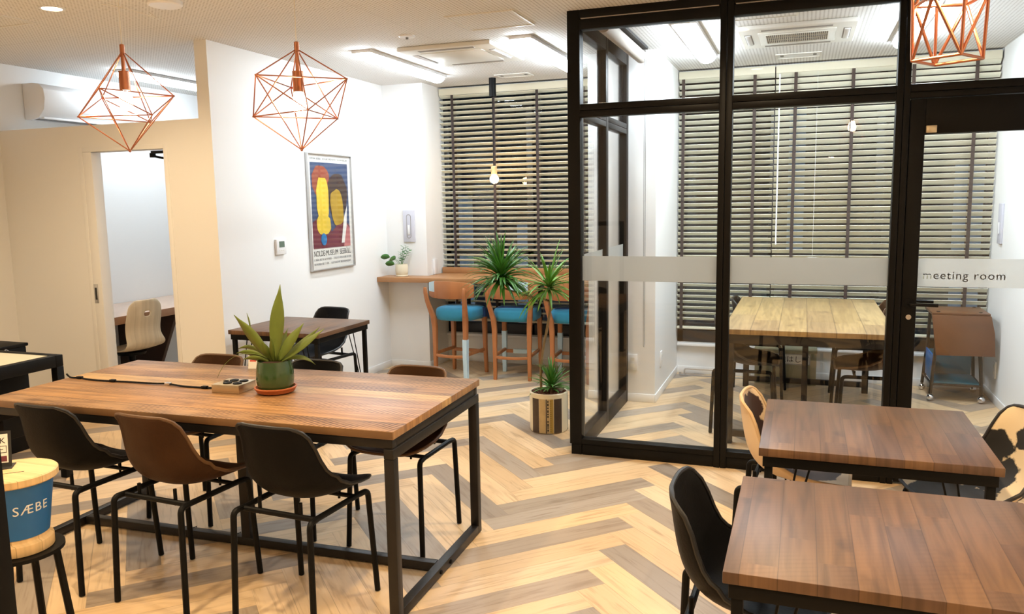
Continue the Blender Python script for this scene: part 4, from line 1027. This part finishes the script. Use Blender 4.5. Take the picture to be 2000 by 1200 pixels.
# ================================================================== BOOTH
t = thing('booth_desk', 'built in desk along the left wall of the booth', 'desk', (XL, 5.2, 0))
MB().box(0.003, .690, -.83, .95, .655, .700).build('desktop', ['desktop'], t, bevel=.002)
MB().box(.672, .6915, -.83, .95, .640, .6995).build('front_edge', 'deskwood', t, bevel=.001)
e = MB(); e.prism([(.02, 0), (.36, 0), (.655, .654), (.02, .654)], .035, frame_mx((0, -.02, 0), (1, 0, 0), (0, 0, 1))); e.build('end_panel', 'darkwood', t, bevel=.002)
def booth_chair():
    t = thing('plywood_chair', 'pale plywood swivel chair with a hand hole at the booth desk', 'chair', (-4.84, 4.70, 0), math.radians(86))
    prof = [(-.205, .815, .085), (-.205, .80, .12), (-.202, .775, .145), (-.199, .752, .154), (-.196, .727, .159), (-.19, .69, .163), (-.172, .63, .165), (-.165, .57, .160), (-.175, .52, .165), (-.172, .47, .180), (-.14, .435, .19), (-.08, .425, .195), (0, .428, .200), (.10, .435, .20), (.17, .43, .19), (.20, .41, .16)]
    NU = 12; vs = []
    for y, z, hw in prof:
        for k in range(NU + 1):
            u = -1 + 2 * k / NU; vs.append((u * hw, y + .03 * u * u * (z > .5), z + .012 * u * u * (z < .5)))
    fs = []
    for i in range(len(prof) - 1):
        for k in range(NU):
            if i == 4 and k in (5, 6): continue
            fs.append((i * (NU + 1) + k, i * (NU + 1) + k + 1, (i + 1) * (NU + 1) + k + 1, (i + 1) * (NU + 1) + k))
    MB().add(vs, fs).build('seat_shell', 'birch', t, solid=.012, subsurf=2, angle=80)
    b = MB(); b.lathe([(.11, .405), (.10, .385), (.03, .37), (.025, .36)], 20); b.tube([(0, 0, .37), (0, 0, .06)], .024, 14); b.build('pedestal', 'black', t)
    b = MB()
    for k in range(5):
        a = 2 * PI * k / 5; b.tube([(0, 0, .085), (.25 * math.cos(a), .25 * math.sin(a), .055)], [.022, .012], 8)
    b.build('star_base', 'black', t)
    for k in range(5):
        a = 2 * PI * k / 5; MB().sphere((.25 * math.cos(a), .25 * math.sin(a), .025), .025, 12, 8).build('caster', 'black', t)
booth_chair()
# black framed display table at the left edge, crate with rope behind it
t = thing('display_table', 'black framed table with pale glass top at the left edge of the picture', 'table', (-4.40, 2.80, 0))
hx, hy = .55, .455; w = .045
f = MB(); f.box(-hx, hx, -hy, -hy + w, .635, .70); f.box(-hx, hx, hy - w, hy, .635, .70); f.box(-hx, -hx + w, -hy + w, hy - w, .635, .70); f.box(hx - w, hx, -hy + w, hy - w, .635, .70); f.build('frame', 'black', t, bevel=.003)
MB().box(-hx + w, hx - w, -hy + w, hy - w, .685, .697).build('glass_top', 'sheet', t)
for x in (-1, 1):
    for y in (-1, 1): MB().box(x * (hx - w / 2) - w / 2, x * (hx - w / 2) + w / 2, y * (hy - w / 2) - w / 2, y * (hy - w / 2) + w / 2, 0, .635).build('leg', 'black', t, bevel=.003)
MB().box(-hx + .05, hx - .20, -hy + .06, hy - .06, .25, .63).build('drawer_box', 'black', t, bevel=.004)
b = MB(); b.lathe([(.010, 0), (.010, .008), (1e-7, .010)], 12, mx=frame_mx((hx - w, hy - .022, .585), (0, -1, 0), (0, 0, 1))); b.build('bolt', 'chrome', t)
t = thing('storage_crate', 'tall black crate standing behind the black framed table', 'crate', (-4.86, 3.47, 0))
MB().box(-.42, .30, -.13, .13, 0, .655).build('body', 'black', t, bevel=.006)
MB().box(-.43, .31, -.14, .14, .655, .675).build('lid', 'black', t, bevel=.005)
MB().tube(arc((.318, -.02, .64), .016, 0, 2 * PI, 12, (0, 1, 0), (0, 0, 1)), .003, 6).build('side_ring', 'chrome', t)
b = MB(); b.tube([(-.30, -.02, .010), (-.18, .0, .045), (-.04, .02, .035), (.05, .03, .012)], .010, 10); b.tube([(-.20, -.05, .010), (-.11, -.04, .022), (-.02, -.02, .014), (.04, -.01, .010)], .010, 10)
o = b.build('rope', 'rope'); o.location = (-4.86, 3.47, .676); tag(o, 'piece of brown rope lying on the black crate', 'rope')

# ================================================================== LONG TABLE: things on it
ZT = .7145
t = thing('potted_fern', 'staghorn plant in a green glazed pot on the long table', 'plant', (-2.085, 2.775, ZT))
MB().lathe([(1e-7, 0), (.062, 0), (.078, .006), (.085, .020), (.088, .022), (.088, .026), (.082, .027), (.074, .012), (1e-7, .010)], 40).build('saucer', 'terracotta', t)
MB().lathe([(1e-7, .011), (.064, .011), (.075, .030), (.0785, .060), (.0765, .100), (.070, .132), (.0695, .138), (.066, .138), (.066, .128), (.070, .10)], 40).build('pot', 'green_glaze', t)
MB().lathe([(.069, .110), (.067, .124), (.04, .132), (1e-7, .134)], 28).build('soil', 'soil', t)
fo = MB(); cr, sr = math.cos(R0), math.sin(R0)
def pd(right, up, away=0.0): return (right * cr - away * sr, right * sr + away * cr, up)
blade = lambda t_: max(.02, (.20 + .80 * math.sin(PI * t_ ** 1.15) ** .9) * (1 - t_ ** 5))
for (r, u, aw_, ln, wd, dr_) in ((.10, 1.0, .05, .335, .064, .2), (-.62, .95, -.05, .255, .066, .15), (.60, .85, -.1, .215, .050, .2), (.80, .50, -.12, .260, .042, -.3), (.85, .62, .1, .235, .030, -.4), (-.95, .75, .1, .16, .036, 3.0), (-.9, .45, .0, .12, .032, 3.0), (-.5, .9, .3, .15, .030, .5), (.25, .9, .4, .16, .03, .5), (-.75, .8, .35, .20, .030, 3.2), (.75, .45, .15, .17, .022, 4.5), (.05, .9, -.4, .14, .030, .8), (-.25, .9, -.35, .12, .03, .8)):
    fo.leaf((r * .018 * cr, r * .018 * sr, .125), pd(r, u, aw_), ln, wd, dr_, .25, 9, blade, twist=random.uniform(.95, 1.45))
fo.leaf((0, 0, .13), pd(-.8, .62, .0), .30, .013, 4.0, .1, 12)
fo.leaf(Vector((0, 0, .13)) + Vector(pd(-.62, .95, -.05)).normalized() * .165, pd(-.15, 1.0, 0), .075, .024, .3, .2, 6, blade, .6)
fo.build('leaves', 'leaf_olive', t, solid=.0012, angle=60)
t = thing('power_outlet_box', 'champagne metal power box with four black sockets on the long table', 'outlet box', (-2.285, 2.755, ZT), math.radians(4))
MB().box(-.067, .067, -.062, .062, 0, .036).build('case', 'gold_alu', t, bevel=.002)
b = MB()
for x in (-.012, .036):
    for y in (-.026, .022): b.lathe([(.019, .0355), (.019, .040), (.014, .041), (1e-7, .038)], 20, (x, y, 0))
b.build('sockets', 'black', t)
MB().box(-.052, -.034, .0, .016, .0355, .039).build('switch', 'black', t, bevel=.001)
b = MB(); pts = [(-3.222, 2.735, .735), (-3.20, 2.737, .7195), (-3.15, 2.742, .7185), (-3.05, 2.726, .7185), (-2.94, 2.732, .7185), (-2.83, 2.742, .7185), (-2.71, 2.742, .720), (-2.64, 2.752, .7205), (-2.54, 2.738, .7185), (-2.43, 2.742, .7185), (-2.353, 2.748, .721)]
smooth = smooth_pts
t = thing('power_cable', 'black power cable running along the long table to the power box', 'cable', (-2.8, 2.74, 0))
o = MB().tube(smooth(pts), .0042, 8).build('cable', 'black', None); o.location = (2.8, -2.74, 0); o.parent = t
for i in (2, 4, 7, 9):
    p = pts[i]; o = MB().box(p[0] - .014, p[0] + .014, p[1] - .009, p[1] + .009, .7148, .7265).build('cable_clip', 'black' if i != 7 else 'chrome', None, bevel=.002); o.location = (2.8, -2.74, 0); o.parent = t
# white card leaning at the far edge of the table
t = thing('price_card', 'small white folded card standing at the far edge of the table by the green pot', 'card', (-2.50, 3.155, ZT), math.radians(12))
b = MB(); b.box(-.022, .022, -.0006, .0006, 0, .082, Matrix.Rotation(math.radians(-10), 4, 'X')); b.box(-.022, .022, -.0006, .0006, 0, .080, Matrix.Translation((0, .029, 0)) @ Matrix.Rotation(math.radians(10), 4, 'X')); b.build('card', 'paper', t)
b = MB(); mx = Matrix.Rotation(math.radians(-10), 4, 'X') @ frame_mx((-.018, -.0012, .060), (1, 0, 0), (0, 0, 1)); put_text(b, 'wit', .014, mx, extrude=.0002); b.build('lettering', 'ink', t)
b = MB(); mx = Matrix.Rotation(math.radians(-10), 4, 'X'); b.box(-.014, .018, -.0011, -.0004, .034, .042, mx); b.build('red_line', 'redink', t)

# ================================================================== PLANTS
def rosette(mb, c, n, ln, wd, up0, up1, droop, seed, lnv=.25):
    r = random.Random(seed)
    for k in range(n):
        a = k * 2.39996 + r.uniform(-.3, .3); q = r.random(); el = up0 + (up1 - up0) * q
        mb.leaf((c[0] + .008 * math.cos(a), c[1] + .008 * math.sin(a), c[2] + .05 * q - .015), (math.cos(a) * math.cos(el), math.sin(a) * math.cos(el), math.sin(el)), ln * r.uniform(1 - lnv, 1 + lnv * .5), wd * r.uniform(.8, 1.15), droop * r.uniform(.6, 1.4), .3, 7)
t = thing('potted_dracaena', 'tall dracaena in a striped round pot by the glass corner', 'plant', (-1.545, 4.915, 0))
MB().lathe([(1e-7, 0), (.117, 0), (.122, .004), (.125, .02), (.126, .235), (.126, .258), (.122, .263), (.114, .262), (.113, .24)], 48).build('pot', 'cream_pot', t)
a_cam = math.atan2(-4.915, 1.53)      # side of the pot that faces the camera
def pot_stripe(da0, da1, mat, name, rr=.1264, z0=.006, z1=.232):
    m = MB(); n = 8; vs = []
    for i in range(n + 1):
        a = a_cam + da0 + (da1 - da0) * i / n
        for q, z in ((rr - .004, z0), (rr, z0), (rr, z1), (rr - .004, z1)): vs.append((q * math.cos(a), q * math.sin(a), z))
    fs = [(i * 4 + k, i * 4 + (k + 1) % 4, i * 4 + 4 + (k + 1) % 4, i * 4 + 4 + k) for i in range(n) for k in range(4)] + [(3, 2, 1, 0), tuple(n * 4 + k for k in range(4))]
    return m.add(vs, fs).build(name, mat, pot)
pot = [c for c in children(t)][0]
M['stripe_dark'] = P('dark_wood_stripe', (.055, .035, .022), .5, var=.3, vscale=30)
M['stripe_tan'] = P('tan_wood_stripe', (.46, .34, .17), .5, var=.2, vscale=30)
M['stripe_gold'] = P('gold_ruler_stripe', (.40, .27, .055), .5, var=.15, vscale=30)
for d0, d1, mt in ((-.98, -.54, 'stripe_dark'), (-.52, -.17, 'stripe_tan'), (-.16, -.10, 'stripe_dark'), (-.09, .04, 'stripe_tan'), (.05, .24, 'stripe_gold'), (.27, .72, 'stripe_dark'), (1.4, 1.9, 'stripe_dark'), (2.2, 2.7, 'stripe_tan'), (3.0, 3.5, 'stripe_dark'), (3.9, 4.6, 'stripe_tan')):
    pot_stripe(d0, d1, mt, 'wood_stripe')
tk = MB(); rr = .1270
for i in range(15):
    a = a_cam + .10; z = .02 + i * .014; tk.box(-.004, .004, -.0004, .0004, z, z + .0022, Matrix.Rotation(0, 4, 'Z') @ Matrix.Translation((rr * math.cos(a), rr * math.sin(a), 0)) @ Matrix.Rotation(a + PI / 2, 4, 'Z'))
for i, (z, hh) in enumerate(((.02, .016), (.04, .010), (.053, .022), (.08, .012), (.112, .014), (.13, .010), (.145, .020), (.17, .012), (.19, .018), (.212, .012))):
    a = a_cam - .045; tk.box(-.0045, .0045, -.0004, .0004, z, z + hh * .8, Matrix.Translation((rr * math.cos(a), rr * math.sin(a), 0)) @ Matrix.Rotation(a + PI / 2, 4, 'Z'))
tk.build('ruler_marks', 'ink', pot)
so = MB().lathe([(.118, .225), (.112, .240), (.06, .246), (1e-7, .248)], 30).build('soil', 'soil', t)
bk = MB(); rnd = random.Random(11)
for k in range(46):
    a = rnd.uniform(0, 2 * PI); r = .105 * math.sqrt(rnd.random()); s = rnd.uniform(.010, .020)
    bk.sphere((r * math.cos(a), r * math.sin(a), .246 + rnd.uniform(0, .010)), s, 7, 5, rnd.uniform(.5, .9))
q = bk.build('bark_chips', 'bark', t); q['kind'] = 'stuff'
S = [(-.045, -.01, .24), (-.050, -.01, .36), (-.040, 0, .50), (-.012, .01, .66), (.015, .01, .80), (.020, .01, .835), (-.02, .005, .865), (-.09, 0, .875), (-.20, 0, .905), (-.30, .0, .935), (-.315, .0, .98)]
MB().tube(smooth(S), [.0085] * 20 + [.007] * 15 + [.006] * (len(smooth(S)) - 35), 10).build('stem', 'stem', t)
MB().tube(smooth([(.015, .01, .80), (.018, .005, .86), (.008, 0, .93)]), .008, 10).build('stem', 'stem', t)
f = MB(); rosette(f, (-.318, 0, 1.0), 190, .26, .031, -.30, 1.5, 1.7, 5); f.build('leaf_crown', 'leaf_dark', t, solid=.0008, angle=60)
f = MB(); rosette(f, (.008, 0, .945), 64, .262, .030, -.30, 1.45, 1.8, 9); f.build('leaf_crown', 'leaf_lime', t, solid=.0008, angle=60)
f = MB(); rosette(f, (.02, .0, .285), 60, .165, .024, .15, 1.45, 2.4, 13); f.build('leaf_crown', 'leaf_dark', t, solid=.0008, angle=60)
MB().tube([(.02, 0, .245), (.02, 0, .30)], .010, 10).build('stem', 'stem', t)
# small plant on the counter
t = thing('potted_seedling', 'small leafy plant in a cream pot on the left end of the counter', 'plant', (-3.385, 6.405, .8505))
MB().lathe([(1e-7, 0), (.052, 0), (.056, .004), (.054, .012)], 30).build('saucer', 'cream_pot', t)
MB().lathe([(1e-7, .006), (.048, .006), (.055, .022), (.058, .05), (.056, .095), (.053, .11), (.050, .11), (.050, .10)], 36).build('pot', 'cream_pot', t)
MB().lathe([(.051, .092), (.03, .100), (1e-7, .101)], 20).build('soil', 'soil', t)
st_ = MB(); lf = MB(); rnd = random.Random(4)
oval = lambda u: math.sin(PI * min(1, max(.02, u))) ** .6
for (r, u, a_, ln, big) in ((-.75, .55, 0, .13, 1), (-.35, .45, -.3, .09, 1), (-.55, .1, .1, .07, 1), (.25, .95, 0, .18, 0), (.45, .85, .1, .16, 0), (.1, 1.0, .2, .17, 0), (.0, .9, -.2, .12, 0)):
    d = Vector(pd(r, u, a_)).normalized(); p0 = Vector((0, 0, .095)); p1 = p0 + d * ln
    st_.tube([p0, p0 + d * ln * .5 + Vector((0, 0, .01)), p1], .0018, 6)
    if big: lf.leaf(p1, pd(r * .9, .15, a_ - .35), .085, .066, 1.5, .1, 8, oval, .9)
    else:
        for k in range(9):
            p = p0 + d * ln * (.35 + .65 * k / 8); sd = 1 if k % 2 else -1
            lf.leaf(p, pd(sd * .8 + r * .3, .45, rnd.uniform(-.7, .7)), .032, .020, 3, .1, 5, oval, rnd.uniform(-.4, .4))
st_.build('stems', 'leaf_mid', t); lf.build('leaves', 'leaf_mid', t, solid=.0006, angle=60)

# ================================================================== MEETING ROOM ITEMS
# tea trolley
t = thing('drop_leaf_trolley', 'teak trolley with slanted front panel and teal shelf by the right wall', 'trolley', (1.075, 6.42, 0))
f = MB()
for x in (-1, 1):
    MB().tube([(x * .165, 0, .055), (x * .140, .02, .42), (x * .135, .03, .66)], .012, 8).build('leg', 'steel', t)
    MB().tube([(x * .175, .36, .055), (x * .150, .34, .42), (x * .145, .33, .66)], .012, 8).build('leg', 'steel', t)
    for y in (0, .36):
        c = MB(); c.sphere((x * (.165 if y == 0 else .175), y, .026), .026, 16, 10); c.build('caster', 'chrome', t)
f.tube([(-.160, 0, .125), (.160, 0, .125)], .008, 8); f.tube([(-.168, .36, .125), (.168, .36, .125)], .008, 8)
for x in (-1, 1): f.tube([(x * .160, 0, .125), (x * .168, .36, .125)], .008, 8)
f.build('shelf_rails', 'steel', t)
sh_ = MB(); sh_.box(-.150, .150, .005, .345, .130, .142); sh_.box(-.150, .150, .335, .345, .142, .33)
sh_.build('lower_shelf', 'teal', t, bevel=.002)
MB().box(-.163, -.153, .02, .33, .145, .34).build('side_panel', 'bluepaint', t, bevel=.002)
MB().box(-.180, .190, -.02, .36, .635, .655).build('top', 'teak', t, bevel=.003)
p = MB(); p.prism([(-.185, 0), (.190, 0), (.215, -.12), (.222, -.285), (-.150, -.290)], .014, frame_mx((0, -.030, .640), (1, 0, 0), (0, .10, 1))); p.build('front_panel', 'teak', t, bevel=.002)
# ladder box under the window
t = thing('escape_ladder_box', 'olive ladder box with black framed label under the meeting room window', 'box', (-.10, 6.78, 0))
MB().box(-.24, .23, -.10, .10, 0, .262).build('body', 'ladderbox', t, bevel=.004)
MB().box(-.245, .235, -.105, .105, .262, .282).build('lid', 'ladderbox', t, bevel=.003)
lb = MB(); lb.box(-.125, .185, -.1015, -.0995, .165, .252); lb = lb.build('label_plate', 'paper', t)
b = MB()
for a in ((-.123, .183, .247, .250), (-.123, .183, .167, .170), (-.123, -.120, .170, .247), (.180, .183, .170, .247)): b.box(a[0], a[1], -.1024, -.1012, a[2], a[3])
put_text(b, '避難はしご', .058, frame_mx((-.112, -.1018, .187), (1, 0, 0), (0, 0, 1)), extrude=.0004, width=.285)
b.build('lettering', 'ink', lb)
# bent tube rail on the floor
t = thing('foot_rail', 'low bent metal tube rail on the floor below the meeting room window', 'rail', (-.62, 6.80, 0))
MB().box(-.34, .25, -.014, .014, 0, .006).build('base_bar', 'greyrail', t)
MB().tube(fillet([(-.30, 0, .006), (-.30, 0, .060), (.235, 0, .060), (.235, 0, .006)], .02), .0075, 10).build('tube', 'silver', t)
MB().lathe([(.010, .006), (.010, .030), (1e-7, .032)], 12, (-.335, 0, 0)).build('end_stud', 'silver', t)

# ================================================================== BUCKET, STOOL, CARD, POST AT THE LEFT
BX, BY = -2.395, 1.80
t = thing('side_stool', 'black metal stool under the blue bucket', 'stool', (BX, BY, 0))
MB().lathe([(1e-7, .385), (.13, .385), (.13, .397), (1e-7, .397)], 36).build('seat_plate', 'black', t)
for k in range(4):
    a = PI / 4 + k * PI / 2 - .2; MB().tube([(.105 * math.cos(a), .105 * math.sin(a), .385), (.145 * math.cos(a), .145 * math.sin(a), .0)], .012, 8).build('leg', 'black', t)
t = thing('donation_bucket', 'blue bucket with white lettering, wooden lid and wooden base', 'bucket', (BX, BY, .398))
MB().lathe([(1e-7, 0), (.101, 0), (.101, .036), (.088, .040), (.088, .058), (1e-7, .058)], 48).build('base', 'palewood', t, bevel=.003)
RB0, RB1, ZB0, ZB1 = .090, .114, .054, .234
MB().lathe([(1e-7, ZB0), (RB0, ZB0), (RB0 + .001, ZB0 + .004), (RB1, ZB1 - .004), (RB1 + .003, ZB1), (1e-7, ZB1)], 56).build('body', 'bluepaint', t)
ld = MB().lathe([(1e-7, ZB1), (.126, ZB1), (.130, ZB1 + .004), (.130, ZB1 + .024), (.126, ZB1 + .028), (1e-7, ZB1 + .028)], 56).build('lid', 'palewood', t)
MB().box(-.036, .036, -.0018, .0018, ZB1 + .0275, ZB1 + .0286, Matrix.Translation((.02, -.02, 0)) @ Matrix.Rotation(.75, 4, 'Z')).build('coin_slot', 'ink', ld)
vs, fs = text_mesh('SÆBE', .043, 'CENTER', .0006, 1.15)
m = MB(); a_c = math.atan2(-BY, -BX) + .42; bv = []
for v in vs:
    z = .140 + v.y; r = RB0 + (RB1 - RB0) * (z - ZB0) / (ZB1 - ZB0) + .0008 + v.z; a = a_c + v.x / r; bv.append((r * math.cos(a), r * math.sin(a), z))
M['letter_white'] = P('white_lettering', (.74, .74, .70), .6)
m.add(bv, fs).build('lettering', 'letter_white', t)
# small acrylic card on the lid
t = thing('counter_card', 'small card in a dark bordered acrylic stand on the wooden lid', 'card', (BX - .075, BY + .002, .398 + ZB1 + .0285), YAW * -1 + .35)
mx = Matrix.Rotation(math.radians(-12), 4, 'X')
MB().box(-.045, .045, -.0015, .0015, .002, .118, mx).build('acrylic_stand', 'ink', t)
MB().box(-.036, .036, -.0028, -.0012, .014, .108, mx).build('paper', 'paper', t)
b = MB(); put_text(b, 'K', .026, mx @ frame_mx((.012, -.0030, .078), (1, 0, 0), (0, 0, 1)), extrude=.0003)
for a in ((-.030, .032, .068, .0695), (-.030, .032, .0465, .048), (-.030, -.0285, .048, .068), (.0305, .032, .048, .068), (.012, .022, .057, .059)): b.box(a[0], a[1], -.0034, -.0026, a[2], a[3], mx)
b.build('lettering', 'ink', t)
MB().box(.008, .032, -.0034, -.0026, .018, .036, mx).build('picture', 'art_maroon', t)
MB().box(-.05, .05, -.03, .035, -.0005, .002).build('foot', 'ink', t)
# black post nearest the camera at the left edge
t = thing('rack_post', 'black steel post in the bottom left corner, nearest the camera', 'post', (-1.672, 1.20, 0))
MB().box(-.020, .020, -.020, .020, .008, 1.25).build('upright', 'black', t, bevel=.003)
MB().box(-.09, .03, -.06, .06, 0, .008).build('foot_plate', 'black', t, bevel=.002)
MB().box(-.35, .020, -.022, .022, 1.25, 1.29).build('top_rail', 'black', t, bevel=.003)
MB().box(-.35, -.31, -.020, .020, .0, 1.25).build('upright', 'black', t, bevel=.003)
